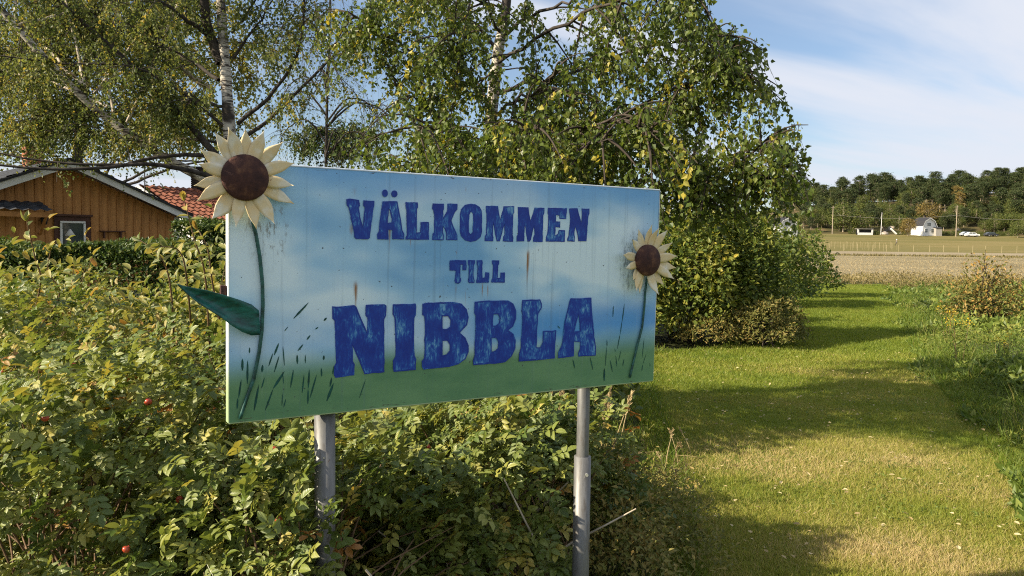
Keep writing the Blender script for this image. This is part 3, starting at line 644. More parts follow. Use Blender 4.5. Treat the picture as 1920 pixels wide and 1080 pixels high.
# ------------------------------------------------------------------ birches
def poly(pts, n):
    P = np.array([tuple(p) for p in pts], float)
    if len(P) > 2:                                        # Catmull-Rom through the points
        Q = np.vstack([2 * P[0] - P[1], P, 2 * P[-1] - P[-2]]); out = []
        seg = len(P) - 1
        for t in np.linspace(0, seg, n):
            k = min(int(t), seg - 1); u = t - k; a, b_, c, d = Q[k:k + 4]
            out.append(.5 * ((2 * b_) + (-a + c) * u + (2 * a - 5 * b_ + 4 * c - d) * u * u + (-a + 3 * b_ - 3 * c + d) * u ** 3))
        return np.array(out)
    return P[0] + (P[1] - P[0]) * np.linspace(0, 1, n)[:, None]
def birch(name, label, trunk, r0, r1, limbs, mat_leaf, seed, sec_m=6, strands=6, leaves=13, L=.052, sec_len=(.5, 1.3), str_len=(.25, .75), yellow=.12, bark='birch_bark', limb_mat='limb', keep=None, sides=12, group=None, tint0=.12, tint1=.75, limb_k=1.0):
    rng = np.random.default_rng(seed)
    base = trunk[0]; root = empty(name, (base[0], base[1], gzf(base[0], base[1])), label, 'tree', group)
    T = poly(trunk, 40); rad = r0 + (r1 - r0) * np.linspace(0, 1, 40) ** .9; rad = rad * (1 + .05 * rng.normal(size=40)); rad[:3] *= (1.5, 1.25, 1.1)
    b = MB(); b.tube(T, rad, sides); b.build('trunk', M[bark], root, True)
    tw = MB(); LPs = []; SP = []; SD = []
    for k, (pts, ra, rb_, dens) in enumerate(limbs):
        P = poly(pts, 16); P[1:-1] += rng.normal(size=(14, 3)) * .012
        b = MB(); b.tube(P, np.linspace(ra, rb_, 16) * limb_k, 8); b.build('limb', M[limb_mat], root, True)
        if dens <= 0: continue
        d = np.diff(P, axis=0); Lm = np.linalg.norm(d, axis=1).sum(); n = max(3, int(Lm * sec_m * dens))
        t = rng.uniform(.12, 1, n) ** .8; idx = t * 15; i0 = np.minimum(idx.astype(int), 14); s0 = P[i0] + (P[i0 + 1] - P[i0]) * (idx - i0)[:, None]
        dl = nrm(P[i0 + 1] - P[i0]); dr = nrm(dl * .6 + rand_dirs(n, rng) * .9 + np.array([0, 0, .15])); ln = rng.uniform(*sec_len, n) * (1.15 - .45 * t)
        tt = np.linspace(0, 1, 6)
        C = s0[:, None] + dr[:, None] * (ln[:, None] * tt[None])[..., None]; C[..., 2] -= .45 * ln[:, None] * tt[None] ** 2.0
        if keep is not None: C = C[keep(C[:, 4])]
        for q in C: tw.tube(q, np.linspace(.011, .003, 6) * min(1, ra / .03 + .4), 4)
        for q in C:
            m_ = strands; u = rng.uniform(.15, 1, m_); i1 = np.minimum((u * 5).astype(int), 4); p = q[i1] + (q[i1 + 1] - q[i1]) * (u * 5 - i1)[:, None]
            SP.append(p); SD.append(nrm(rand_dirs(m_, rng) * np.array([.75, .75, .3]) + np.array([0, 0, -.55])))
    SP = np.concatenate(SP); SD = np.concatenate(SD); n = len(SP); ln = rng.uniform(*str_len, n)
    if keep is not None: mk = keep(SP + SD * ln[:, None] * .8); SP, SD, ln = SP[mk], SD[mk], ln[mk]; n = len(SP)
    def pt(t): return SP + SD * (ln * t)[:, None] + np.array([0, 0, -1.]) * (.35 * ln * t * t)[:, None]
    g = np.stack([pt(t) for t in (0, .5, 1)], 1)
    rr = .0022                                            # the fine hanging twigs as three-sided strands
    for j, off in enumerate((np.array([rr, 0, 0]), np.array([-rr * .5, rr * .87, 0]), np.array([-rr * .5, -rr * .87, 0]))):
        pass
    offs = np.array([[rr, 0, 0], [-rr * .5, rr * .87, 0], [-rr * .5, -rr * .87, 0]])
    v = (g[:, :, None] + offs[None, None] * np.array([1, .8, .4])[None, :, None, None]).reshape(-1, 3)
    f = np.array([(i * 3 + j, i * 3 + (j + 1) % 3, i * 3 + 3 + (j + 1) % 3, i * 3 + 3 + j) for i in range(2) for j in range(3)])
    tw.add(v, {4: ((np.arange(n) * 9)[:, None, None] + f[None]).reshape(-1, 4)})
    o = tw.build('twigs', M['twig'], root, True, 'stuff')
    P = []; D = []; Tn = []
    st = np.clip(rng.normal(.45, .22, n) * (tint1 - tint0) + tint0, 0, .9); st = np.where(rng.random(n) < yellow, rng.uniform(.8, 1, n), st)
    for k in range(leaves):
        t = (k + rng.random(n)) / leaves; q = pt(t) + rng.normal(size=(n, 3)) * .018; P.append(q)
        D.append(nrm(rand_dirs(n, rng) * .75 + np.array([0, 0, -.75]))); Tn.append(np.clip(st + rng.normal(size=n) * .12, 0, 1))
    P = np.concatenate(P); D = np.concatenate(D); Tn = np.concatenate(Tn)
    N = nrm(rand_dirs(len(P), rng) + np.array([-.2, -.25, .1])); ll = L * rng.uniform(.65, 1.15, len(P))
    b = MB(); add_leaves(b, P, D, N, ll, ll * .82, Tn, KITE); b.build('crown', M[mat_leaf], root, False, 'stuff')
    return root, len(P)
DOFF = 0.0
def pline(Y, *pts): return [at(x, y, Y if len(q) == 0 else q[0] + DOFF) for (x, y, *q) in pts]
NL = {}
def proj(P):
    d = P - A3(CAMP); z = d @ A3(_F); return 960 + FPX * (d @ A3(_R)) / z, 540 - FPX * (d @ A3(_U)) / z
def prune_left(P):
    x, y = proj(P); lim_ = 292 + 28 * snoise(P, 1.3, 77); bunch = snoise(P, 2.2, 78) > .62
    return (y < lim_) | (bunch & (y < lim_ + 70)) | (x > 445)
def prune_over(P):
    x, y = proj(P); edge = np.interp(y, [-400, 0, 30, 55, 140, 185, 215, 240, 320, 420], [1345, 1350, 1375, 1475, 1470, 1440, 1440, 1528, 1530, 1500]) + 20 * snoise(P, 4, 80)
    return (y < 378 + 26 * snoise(P, 1.6, 79) + 22 * (x > 1240)) & (x < edge) & (snoise(P, 2.6, 81) > -.62)
# birch with the white trunk above the big sunflower
D1 = 15.6; DOFF = 2.8; b1 = at(428, 420, D1)
tr = [(b1.x + .35, b1.y, 0), tuple(at(452, 480, D1)), tuple(at(440, 380, D1)), tuple(at(431, 260, D1)), tuple(at(424, 150, D1)), tuple(at(414, 0, D1)), tuple(at(408, -260, D1)), tuple(at(400, -560, D1 + .5))]
lim = [
 (pline(D1, (418, 312), (372, 250), (312, 190, 12.6), (245, 122, 12.4), (170, 55, 12.2), (95, -10, 12), (0, -90, 11.8)), .075, .02, 1.3),
 (pline(D1, (426, 330), (380, 328, 12.6), (300, 308, 12.2), (200, 312, 11.8), (100, 318, 11.4), (-60, 306, 11)), .055, .018, .5),
 (pline(D1, (424, 300), (372, 290, 12.7), (295, 296, 12.5), (200, 310, 12.2), (90, 302, 11.9), (-70, 276, 11.6)), .05, .014, .6),
 (pline(D1, (428, 242), (380, 205, 12.6), (325, 162, 12.3), (245, 125, 12), (120, 118, 11.7), (-60, 100, 11.3)), .034, .012, 1.1),
 (pline(D1, (446, 232), (500, 185, 12.7), (540, 135, 12.6), (563, 85, 12.5), (568, 20, 12.4), (575, -60, 12.4)), .042, .014, .65),
 (pline(D1, (452, 262), (500, 228, 12.7), (545, 185, 12.5), (600, 130, 12.3), (640, 92, 12.1), (700, 60, 12)), .042, .012, .65),
 (pline(D1, (415, 118), (400, 80), (385, 30, 12.6), (378, -60, 12.4), (360, -200, 12)), .115, .06, .6),
 (pline(D1, (396, 70), (365, 48, 12.5), (325, 18, 12.2), (285, -10, 12), (180, -90, 11.6)), .05, .016, 1.0),
 (pline(D1, (436, 110), (470, 62), (500, 20, 12.9), (540, -60, 13)), .03, .01, .6),
 (pline(D1, (434, 62), (455, 35), (480, -5, 12.6), (520, -80, 12.2)), .024, .01, .7),
 (pline(D1, (410, 150), (350, 110, 13.4), (260, 60, 14), (150, 20, 14.5), (30, -40, 15)), .04, .012, 1.2),
 (pline(D1, (425, 200), (360, 190, 13.4), (270, 200, 14), (160, 215, 14.6), (20, 190, 15)), .035, .012, 1.2),
 (pline(D1, (425, 270), (350, 260, 13.3), (240, 262, 13.9), (120, 245, 14.5), (-40, 250, 15)), .03, .010, 1.2),
 (pline(D1, (405, -100), (300, -180, 12), (150, -250, 11.6), (-50, -300, 11.2)), .04, .012, .9),
 (pline(D1, (405, -140), (500, -240, 12.6), (620, -330, 12.4)), .04, .012, .7),
]
_, NL['b1'] = birch('birch_tree', 'white-trunked birch with dark spreading boughs behind the large sunflower', tr, .185, .06, lim, 'birch_leaf_far', 11, 7.2, 7, 14, .066, (.5, 1.4), (.25, .7), .14, keep=prune_left)
# birch whose crown hangs over the board
DOFF = -1.8; D2 = 7.6; b2 = at(918, 560, D2)
tr = [(b2.x, b2.y, 0), tuple(at(916, 420, D2)), tuple(at(914, 320, D2)), tuple(at(921, 220, D2)), tuple(at(935, 90, D2)), tuple(at(950, 0, D2)), tuple(at(960, -300, D2)), tuple(at(975, -700, D2))]
lim = [
 (pline(D2, (938, 72), (985, 38, 9.2), (1030, 15, 9), (1090, -4, 8.8), (1180, -60, 8.5)), .032, .012, .9),
 (pline(D2, (928, 178), (975, 160, 9.2), (1030, 150, 9), (1110, 120, 8.7), (1230, 80, 8.3), (1330, 72, 8), (1390, 78, 7.9)), .034, .008, 1.35),
 (pline(D2, (920, 250), (1000, 235, 9.1), (1100, 225, 8.8), (1220, 190, 8.4), (1300, 150, 8), (1370, 128, 7.8)), .034, .008, 1.2),
 (pline(D2, (916, 330), (1010, 345, 9), (1120, 372, 8.5), (1230, 352, 8), (1330, 325, 7.6), (1400, 295, 7.3), (1460, 262, 7.1)), .034, .007, 1.3),
 (pline(D2, (916, 350), (1020, 380, 9), (1150, 400, 8.4), (1280, 392, 8), (1380, 350, 7.6), (1455, 330, 7.4)), .03, .007, 1.3),
 (pline(D2, (916, 300), (1000, 290, 8.6), (1070, 250, 8), (1150, 225, 7.5), (1225, 250, 7.1)), .03, .008, 1.4),
 (pline(D2, (930, 120), (1030, 60, 8.8), (1130, 10, 8.2), (1250, -20, 7.6), (1310, -30, 7.2)), .03, .008, 1.3),
 (pline(D2, (924, 200), (860, 160, 9.2), (790, 110, 9), (720, 60, 8.8), (650, 20, 8.6)), .034, .009, 1.4),
 (pline(D2, (918, 270), (860, 245, 9.2), (800, 200, 9), (740, 160, 8.9)), .03, .008, 1.5),
 (pline(D2, (916, 320), (870, 300, 9.2), (810, 265, 9), (750, 245, 8.9)), .03, .008, 1.5),
 (pline(D2, (916, 350), (860, 340, 9.3), (800, 315, 9.2), (745, 300, 9.1)), .026, .008, 1.3),
 (pline(D2, (935, 90), (880, 40, 9.6), (800, 0, 9.9), (700, -40, 10.2)), .03, .008, 1.4),
 (pline(D2, (940, 60), (900, 0, 8.8), (840, -60, 8.4), (760, -100, 8)), .03, .008, 1.3),
 (pline(D2, (922, 225), (960, 190, 8.7), (1010, 170, 8.1), (1050, 130, 7.7)), .026, .008, .8),
 (pline(D2, (924, 215), (900, 170, 8.9), (870, 120, 8.4), (850, 60, 8)), .026, .008, 1.4),
 (pline(D2, (950, -80), (1080, -140, 9), (1250, -160, 8.5), (1360, -150, 8.2)), .03, .01, .9),
 (pline(D2, (955, -150), (800, -220, 9), (640, -240, 8.7)), .03, .01, .9),
 (pline(D2, (960, -250), (1100, -400, 9), (1300, -420, 8.8)), .03, .01, .7),
 (pline(D2, (918, 290), (1010, 300, 9.9), (1120, 270, 10.3), (1240, 210, 10.6)), .028, .008, 1.0),
 (pline(D2, (916, 300), (930, 270, 8.6), (960, 250, 7.8), (1010, 235, 7.1)), .022, .007, 1.3),
 (pline(D2, (916, 310), (880, 280, 8.7), (830, 250, 8.0), (770, 230, 7.4)), .022, .007, 1.2),
 (pline(D2, (918, 280), (1000, 270, 8.6), (1080, 270, 7.7), (1150, 262, 7.0)), .022, .007, 1.2),
 (pline(D2, (918, 335), (1000, 345, 10), (1120, 340, 10.5), (1260, 400, 10.8)), .028, .008, 1.2),
]
_, NL['b2'] = birch('birch_tree', 'birch with leafy crown hanging over the upper edge of the board', tr, .085, .03, lim, 'birch_leaf', 23, 10.8, 7, 17, .046, (.3, .8), (.18, .5), .07, tint0=.05, tint1=.62, keep=prune_over, limb_k=.62)
# birches farther back
DOFF = 0.0; D3 = 17; b3 = at(500, 420, D3)
lim = [
 (pline(D3, (400, 172), (330, 120, 17), (255, 65, 17), (200, 0, 17), (150, -90, 17)), .065, .03, .9)]
for k in range(16):
    x = random.uniform(-60, 420); y = random.uniform(-160, 270); ty = random.uniform(-60, 280); tx = 300 * (ty - 15) / 275; lim.append((pline(16.2, (tx, ty), ((x + tx) / 2, (y + ty) / 2 - 15, 17), (x, y, 17.6 + random.random()), (x - 40, y + 25, 18.2)), .03, .01, 1.3))
tr = [(b3.x, b3.y, 0), tuple(at(470, 400, D3)), tuple(at(390, 340, D3)), tuple(at(300, 290, 16.8)), tuple(at(180, 205, 16.5)), tuple(at(90, 115, 16)), tuple(at(0, 15, 15.6)), tuple(at(-110, -120, 15.2))]
_, NL['b3'] = birch('birch_tree', 'yellowing birch with pale slanting boughs behind the white-trunked birch', tr, .13, .05, lim, 'birch_leaf_far', 31, 6, 7, 13, .072, (.6, 1.7), (.3, .9), .14, 'birch_bark', 'pale_bark', tint0=.2, tint1=.85, keep=prune_left)
D4 = 22; b4 = at(610, 420, D4); lim = []
for k in range(20):
    x = random.uniform(530, 720); y = random.uniform(-140, 260); lim.append((pline(D4, (612, y + 50), ((x + 612) / 2, y + 5), (x, y + 20, 21.6 + random.random()), (x + (20 if x > 612 else -20), y + 60, 21.6)), .03, .008, .8))
tr = [(b4.x, b4.y, 0), tuple(at(612, 250, D4)), tuple(at(618, 60, D4)), tuple(at(622, -250, D4))]
_, NL['b4'] = birch('birch_tree', 'thin weeping birch with bare hanging twigs against the pale sky', tr, .05, .02, lim, 'birch_leaf_far', 41, 4.0, 6, 4, .06, (.6, 1.3), (.7, 1.6), .1, 'limb', tint0=.1, tint1=.6)
D5 = 25; b5 = at(690, 420, D5); lim = []
for k in range(12):
    x = random.uniform(560, 800); y = random.uniform(235, 340); lim.append((pline(D5, (690, y + 25), ((x + 690) / 2, y), (x, y + 5)), .03, .01, 1.5))
_, NL['b5'] = birch('leafy_tree', 'low dark green tree seen just above the board, behind the weeping birch', [(b5.x, b5.y, 0), tuple(at(690, 330, D5)), tuple(at(692, 250, D5))], .12, .05, lim, 'hedge_leaf', 43, 4, 6, 10, .09, (.5, 1.2), (.2, .5), .02, 'limb')
D6 = 27; b6 = at(120, 420, D6); lim = []
for k in range(22):
    x = random.uniform(-80, 520); y = random.uniform(-60, 300); lim.append((pline(D6, (180 + (x - 180) * .2, y + 50), (x * .6 + 72, y + 10), (x, y + 10)), .05, .02, 1.2))
_, NL['b6'] = birch('leafy_tree', 'broad olive and gold tree standing behind the ochre house', [(b6.x, b6.y, 0), tuple(at(150, 250, D6)), tuple(at(170, 60, D6)), tuple(at(180, -120, D6))], .2, .08, lim, 'birch_leaf_far', 47, 4.5, 7, 11, .12, (.8, 2.2), (.3, .9), .3, 'limb', tint0=.3, tint1=1.0, keep=prune_left)

# ------------------------------------------------------------------ bushes
def dome(n, c, rad, h, rng, shell=(.55, 1.0), lump=.16, seed=1, zmin=.12):
    """points through the outer layers of an uneven mound; also the outward directions"""
    d = rand_dirs(n, rng); d[:, 2] = np.abs(d[:, 2]) ** .9
    d = nrm(d); k = rng.uniform(*shell, n) ** .6
    lm = 1 + lump * snoise(d * 1.0, 4.5, seed)
    P = d * (k * lm)[:, None] * np.array([rad[0], rad[1], h * .86]) + np.array([c[0], c[1], h * .14])
    mk = P[:, 2] > zmin
    return P[mk], nrm(d * np.array([1 / rad[0], 1 / rad[1], 1 / h]))[mk]
def canes(root, c, P, rng, n, r0=.006, mat='cane'):
    mb = MB()
    for q in P[rng.choice(len(P), min(n, len(P)), False)]:
        s0 = np.array([c[0], c[1], 0]) + rng.normal(size=3) * np.array([.16, .16, 0]); s0[2] = -.03; mid = s0 * .45 + q * .55 + np.array([0, 0, .12]); mb.tube(poly([s0, mid, q], 7), np.linspace(r0, r0 * .3, 7), 5)
    mb.build('canes', M[mat], root, True, 'stuff')
def inview(P):
    d = P - A3(CAMP); z = d @ A3(_F); x = 960 + FPX * (d @ A3(_R)) / z; y = 540 - FPX * (d @ A3(_U)) / z
    return (z > .3) & (x > -40) & (x < 1960) & (y > -40) & (y < 1120), z
ROSE_ME = {}
def leaf_variant_meshes(tmpls, L, Wd, mat, nt, key):
    out = []
    for k, t in enumerate(tmpls):
        for j in range(nt):
            b = MB(); add_leaves(b, np.zeros((1, 3)), np.array([[1., 0, 0]]), np.array([[0, 0, 1.]]), L, Wd, np.array([(.2, .45, .62, .85)[j % 4]]), t); out.append(b.mesh('leaf', mat, True))
    return out
def place_leaf_objects(root, P, D, N, sc, meshes, rng):
    loc0 = np.array(root.location)
    D = nrm(D); S = nrm(np.cross(N, D)); Nn = np.cross(D, S)
    for k in range(len(P)):
        o = bpy.data.objects.new('leaf', meshes[rng.integers(len(meshes))]); COL.objects.link(o); o.parent = root
        m4 = Matrix(((D[k][0], S[k][0], Nn[k][0], 0), (D[k][1], S[k][1], Nn[k][1], 0), (D[k][2], S[k][2], Nn[k][2], 0), (0, 0, 0, 1)))
        o.matrix_basis = Matrix.Translation(Vector(P[k] - loc0)) @ m4 @ Matrix.Scale(float(sc[k]), 4)
def bush(name, label, cat, c, rad, h, n, L, tmpls, mat, seed, meshes, nobj=280, wd=1.0, tint=(.15, .75), lump=.16, shell=(.55, 1.0), ncane=50, group=None, sunbias=.8, droop=.25, keep=None):
    rng = np.random.default_rng(seed); root = empty(name, (c[0], c[1], gzf(c[0], c[1])), label, cat, group)
    P, O = dome(n, c, rad, h, rng, shell, lump, seed)
    if keep is not None: k = keep(P); P, O = P[k], O[k]
    m_ = len(P)
    D = nrm(O * .7 + rand_dirs(m_, rng) * .75 + np.array([0, 0, -droop])); N = nrm(O * .45 + np.array([0, 0, .75]) + A3(SDIR) * sunbias + rand_dirs(m_, rng) * .45)
    sc = rng.uniform(.55, 1.3, m_); tn = np.clip(rng.uniform(*tint, m_) + .18 * snoise(P, 2.4, seed + 9), 0, 1); tn = np.where(rng.random(m_) < .05, rng.uniform(.88, 1, m_), tn)
    canes(root, c, P, rng, ncane)
    ok, z = inview(P); lay = np.linalg.norm((P - np.array([c[0], c[1], 0])) / np.array([rad[0], rad[1], h]), axis=1)
    front = np.where(ok & (O[:, 1] < .35), z - 1.2 * lay, 99); order = np.argsort(front); sel = order[:nobj]; sel = sel[front[sel] < 90]
    rest = np.ones(m_, bool); rest[sel] = False
    place_leaf_objects(root, P[sel], D[sel], N[sel], sc[sel], meshes, rng)
    b = MB(); pick = rng.integers(len(tmpls), size=m_)
    for k, t in enumerate(tmpls):
        q = rest & (pick == k); add_leaves(b, P[q], D[q], N[q], L * sc[q], L * wd * sc[q], tn[q], t)
    b.build('foliage', M[mat], root, True, 'stuff')
    return root, P, O
rose_meshes = leaf_variant_meshes(ROSE, .084, .084, M['rose_leaf'], 4, 'r')
def hip_mesh():
    b = MB(); n = 10; prof = [(.2, -1), (.75, -.72), (1, -.1), (.85, .5), (.45, .85), (.28, .95), (.42, 1.25), (.05, 1.2)]
    v = [(math.cos(j * 6.2832 / n) * r, math.sin(j * 6.2832 / n) * r, z * .85) for (r, z) in prof for j in range(n)]
    f = [(i * n + j, i * n + (j + 1) % n, (i + 1) * n + (j + 1) % n, (i + 1) * n + j) for i in range(len(prof) - 1) for j in range(n)]
    b.add(np.array(v) * .0105, f); return b.mesh('rose_hip', M['hip'], True)
HIP = hip_mesh()
def blossom(root, p, d):
    b = MB(); d = nrm(A3(d)); t = nrm(np.cross(d, A3((.3, .1, 1)))); s = np.cross(d, t)
    for k in range(7):
        a = k * 2 * math.pi / 7 + random.random() * .4; e = t * math.cos(a) + s * math.sin(a)
        add_leaves(b, np.array([p]), np.array([e + d * random.uniform(.2, .8)]), np.array([d - e * .3]), .022, .022, np.array([.5]), OVAL)
    b.build('blossom', M['petal_pink'], root, True)
def px_of(P):
    d = P - A3(CAMP); z = d @ A3(_F); return 960 + FPX * (d @ A3(_R)) / z, 540 - FPX * (d @ A3(_U)) / z, z
# nothing grows through the sheet-metal board
def clear_board(P):
    q = P - BO; u = q @ BX; w = q @ BUP; d = q @ BN
    return ~((np.abs(u) < BW / 2 + .03) & (np.abs(w) < BH / 2 + .1) & (d > -.16)) & ~((np.abs(u) < BW / 2 + .2) & (w > -BH / 2 - .05) & (d > -.02)) & (P[:, 1] > 1.55) & (P[:, 0] > -.66 * P[:, 1] - .22) & ~((u > -.49 - np.clip(d, 0, 1) * .8) & (d > -.13)) & ~((u > .52) & (d > -.45))
ROSES = [
 ((-1.62, 2.75), (.95, .75), 1.20, 1750, 'tall wild rose bush under the folded metal leaf', 1.0),
 ((-2.75, 3.9), (1.15, 1.0), 1.42, 1250, 'wild rose bush in front of the dark clipped hedge', 1.0),
 ((-1.25, 4.1), (1.2, .9), 1.22, 1100, 'wild rose bush growing behind the large-sunflower end of the board', 1.0),
 ((-.66, 2.58), (.74, .66), .97, 1400, 'wild rose bush wrapped round the thick sleeve post', 1.0),
 ((-.05, 3.5), (.8, .66), .98, 1700, 'wild rose bush with pale bare canes between the two posts', 1.0),
]
for k, (c, rad, h, n, lab, tb) in enumerate(ROSES):
    root, P, O = bush('rose_bush', lab, 'bush', c, rad, h, int(n * 2.35), .084, ROSE_LOW, 'rose_leaf', 100 + k, rose_meshes, 290, 1.0, (.04, .76), .17, (.50, 1.0), 60, 'wild rose bushes under the welcome board', keep=clear_board)
    rng = np.random.default_rng(500 + k); ok, z = inview(P); cand = np.where(ok & (O[:, 1] < .1))[0]
    for q in cand[rng.choice(len(cand), 8, False)]:
        o = link('rose_hip', HIP, root); o.location = Vector(P[q] + O[q] * .05 - np.array(root.location)); o.rotation_euler = rng.uniform(-1, 1, 3); s_ = rng.uniform(.8, 1.3); o.scale = (s_, s_, s_)
    if k in (0, 4):
        for q in cand[rng.choice(len(cand), 1, False)]: blossom(root, P[q] + O[q] * .07, O[q])
    if k in (3, 4):
        mb = MB()
        for j in range(9):
            x, y = c[0] + rng.uniform(-.35, .5), c[1] - rng.uniform(.1, .5); mb.tube(poly([(x, y, 0), (x + rng.uniform(-.1, .1), y - .05, .3), (x + rng.uniform(-.35, .35), y - .15, rng.uniform(.45, .7))], 8), np.linspace(.008, .003, 8), 6)
        mb.build('bare_canes', M['pale_bark'], root, True, 'stuff')
# tall shrub with cream-edged leaves, long shoots above the roses
dog_meshes = leaf_variant_meshes([DOG], .066, .056, M['dogwood_leaf'], 4, 'd')
def shoots(root, specs, rng):
    P = []; D = []; N = []; mb = MB()
    for (pts, n) in specs:
        C = poly(pts, 24); mb.tube(C, np.linspace(.006, .0022, 24), 6)
        for k in range(n):
            t = .2 + .8 * (k + .5) / n; i = min(22, int(t * 23)); p = C[i]; ax = nrm(C[i + 1] - C[i]); a = k * 2.4 + rng.uniform(-.4, .4)
            e = nrm(np.cross(ax, A3((math.cos(a), math.sin(a), .2)))); P.append(p); D.append(nrm(e + ax * .5 - A3((0, 0, .25)))); N.append(nrm(ax + A3((-.3, -.2, .4)) + rng.normal(size=3) * .3))
        for k in range(3): P.append(C[-1]); D.append(nrm(nrm(C[-1] - C[-3]) + rng.normal(size=3) * .4)); N.append(nrm(rng.normal(size=3) + A3((-.4, -.5, .5))))
    mb.build('shoots', M['cane'], root, True, 'stuff'); return np.array(P), np.array(D), np.array(N)
for k, (c, rad, h, n, lab, sp) in enumerate([
 ((-1.75, 4.75), (.8, .8), 1.60, 1800, 'cream-edged shrub with long leafy shoots beside the board edge', [([(-1.7, 4.4, .9), tuple(at(385, 520, 4.1)), tuple(at(365, 450, 4.0)), tuple(at(346, 376, 3.9))], 13), ([(-1.6, 4.4, .9), tuple(at(400, 540, 4.1)), tuple(at(390, 470, 4.0)), tuple(at(372, 430, 4))], 12), ([(-1.9, 4.4, .9), tuple(at(320, 540, 4.2)), tuple(at(300, 480, 4.1)), tuple(at(262, 450, 4.1))], 12), ([(-1.8, 4.4, 1), tuple(at(350, 520, 3.9)), tuple(at(335, 470, 3.8)), tuple(at(300, 462, 3.7))], 10)]),
 ((-3.1, 5.0), (1.1, .8), 1.52, 1800, 'cream-edged shrub with one upright shoot before the ochre house', [([(-2.9, 4.6, .9), tuple(at(75, 540, 4.3)), tuple(at(65, 480, 4.2)), tuple(at(50, 415, 4.1))], 14), ([(-2.9, 4.6, .9), tuple(at(110, 560, 4.3)), tuple(at(90, 510, 4.2)), tuple(at(95, 470, 4.1))], 12)]),
]):
    root, P, O = bush('dogwood_shrub', lab, 'bush', c, rad, h, int(n * 1.5), .066, [DOG], 'dogwood_leaf', 140 + k, dog_meshes, 210, .88, (.1, .9), .2, (.5, 1.0), 40, 'cream-edged shrubs')
    rng = np.random.default_rng(150 + k); P, D, N = shoots(root, sp, rng); place_leaf_objects(root, P, D, N, rng.uniform(.7, 1.15, len(P)), dog_meshes, rng)

# small-leaved hedges and shrubs: leaves too small to tell apart
def leafmass(name, label, cat, parts, L, mat, seed, tint=(.1, .8), lump=.2, wd=.6, stems=25, group=None, tmpl=OVAL, sunbias=.3, shell=(.6, 1.0), up=.6, sr=.012):
    rng = np.random.default_rng(seed); c0 = parts[0][0]; root = empty(name, (c0[0], c0[1], gzf(*c0)), label, cat, group); b = MB(); AP = []
    for (c, rad, h, n) in parts:
        P, O = dome(n, c, rad, h, rng, shell, lump, seed + int(abs(c[0]) * 10)); P[:, 2] += gzf(*c); m_ = len(P); AP.append(P)
        D = nrm(O * .6 + rand_dirs(m_, rng)); N = nrm(O * .5 + np.array([0, 0, up]) + A3(SDIR) * sunbias + rand_dirs(m_, rng) * .6); sc = L * rng.uniform(.6, 1.25, m_)
        add_leaves(b, P, D, N, sc, sc * wd, np.clip(rng.uniform(*tint, m_) + .2 * snoise(P, 1.6, seed), 0, 1), tmpl)
    canes(root, c0, AP[0], rng, stems, sr, 'twig'); b.build('foliage', M[mat], root, False, 'stuff'); return root
def box_hedge(name, label, x0, x1, y0, y1, h, n, L, mat, seed):
    rng = np.random.default_rng(seed); root = empty(name, ((x0 + x1) / 2, (y0 + y1) / 2, 0), label, 'hedge'); P = np.stack([rng.uniform(x0, x1, n), rng.uniform(y0, y1, n), rng.uniform(.1, h, n)], 1)
    side = rng.random(n); P[:, 1] = np.where(side < .5, y0 + rng.exponential(.12, n), P[:, 1]); P[:, 2] = np.where(side >= .5, h - rng.exponential(.10, n), P[:, 2]); P[:, 2] = np.clip(P[:, 2], .05, None)
    w = .10 * snoise(P, 1.8, seed); P[:, 1] += w; P[:, 2] += w + .05 * snoise(P, 5, seed + 1)
    b = MB(); N = nrm(np.where((side < .5)[:, None], A3((-.3, -.6, .5)), A3((-.2, -.1, 1))) + rand_dirs(n, rng) * .7); sc = L * rng.uniform(.6, 1.2, n)
    add_leaves(b, P, rand_dirs(n, rng), N, sc, sc * .6, np.clip(rng.uniform(.05, .8, n) + .2 * snoise(P, 1.2, seed), 0, 1), KITE); b.build('foliage', M[mat], root, False, 'stuff')
    s = MB()
    for x in np.arange(x0 + .2, x1, .45): s.tube([(x, (y0 + y1) / 2, -.03), (x + .05, (y0 + y1) / 2, h * .7)], .02, 5)
    s.build('stems', M['twig'], root, True, 'stuff')
box_hedge('clipped_hedge', 'dark clipped hedge beneath the window of the ochre house', -9.0, -3.3, 9.6, 10.6, 1.50, 58000, .06, 'hedge_leaf', 201)
box_hedge('clipped_hedge', 'taller light green hedge beside the red-roofed house', -5.75, -3.2, 13.2, 14.4, 1.88, 20000, .075, 'hedge_leaf', 202)
leafmass('leafy_shrub', 'rounded bush filling the gap between roses and dark clipped hedge', 'bush', [((-4.6, 7.2), (1.5, .9), 1.36, 6500), ((-3.0, 7.6), (1.2, .9), 1.28, 5000), ((-6.0, 7.6), (1.2, .9), 1.3, 4000)], .05, 'shrub_leaf', 209, (.0, .7), .2)
leafmass('leafy_shrub', 'tall yellow-green shrub beside the board, at the edge of the mown path', 'bush', [((2.9, 12.9), (.95, .9), 2.2, 6000), ((3.85, 13.3), (.85, .9), 2.35, 7500), ((3.35, 13.6), (1.15, 1.0), 2.5, 6000)], .085, 'shrub_leaf', 210, (.05, .8), .22)
leafmass('leafy_shrub', 'pale shrub half hidden behind the small-sunflower end of the board', 'bush', [((1.9, 12.6), (.8, .8), 1.75, 5000), ((1.2, 13.2), (1.0, .8), 1.9, 3500)], .08, 'shrub_leaf', 211, (.15, .9), .22)
leafmass('low_bush', 'low brownish bush with tiny leaves at the foot of the yellow-green shrub', 'bush', [((3.9, 12.35), (.62, .5), .70, 4200), ((3.1, 12.2), (.55, .4), .5, 2400), ((4.4, 12.8), (.45, .5), .75, 2400)], .055, 'herb_leaf', 212, (.0, .9), .25, .45)
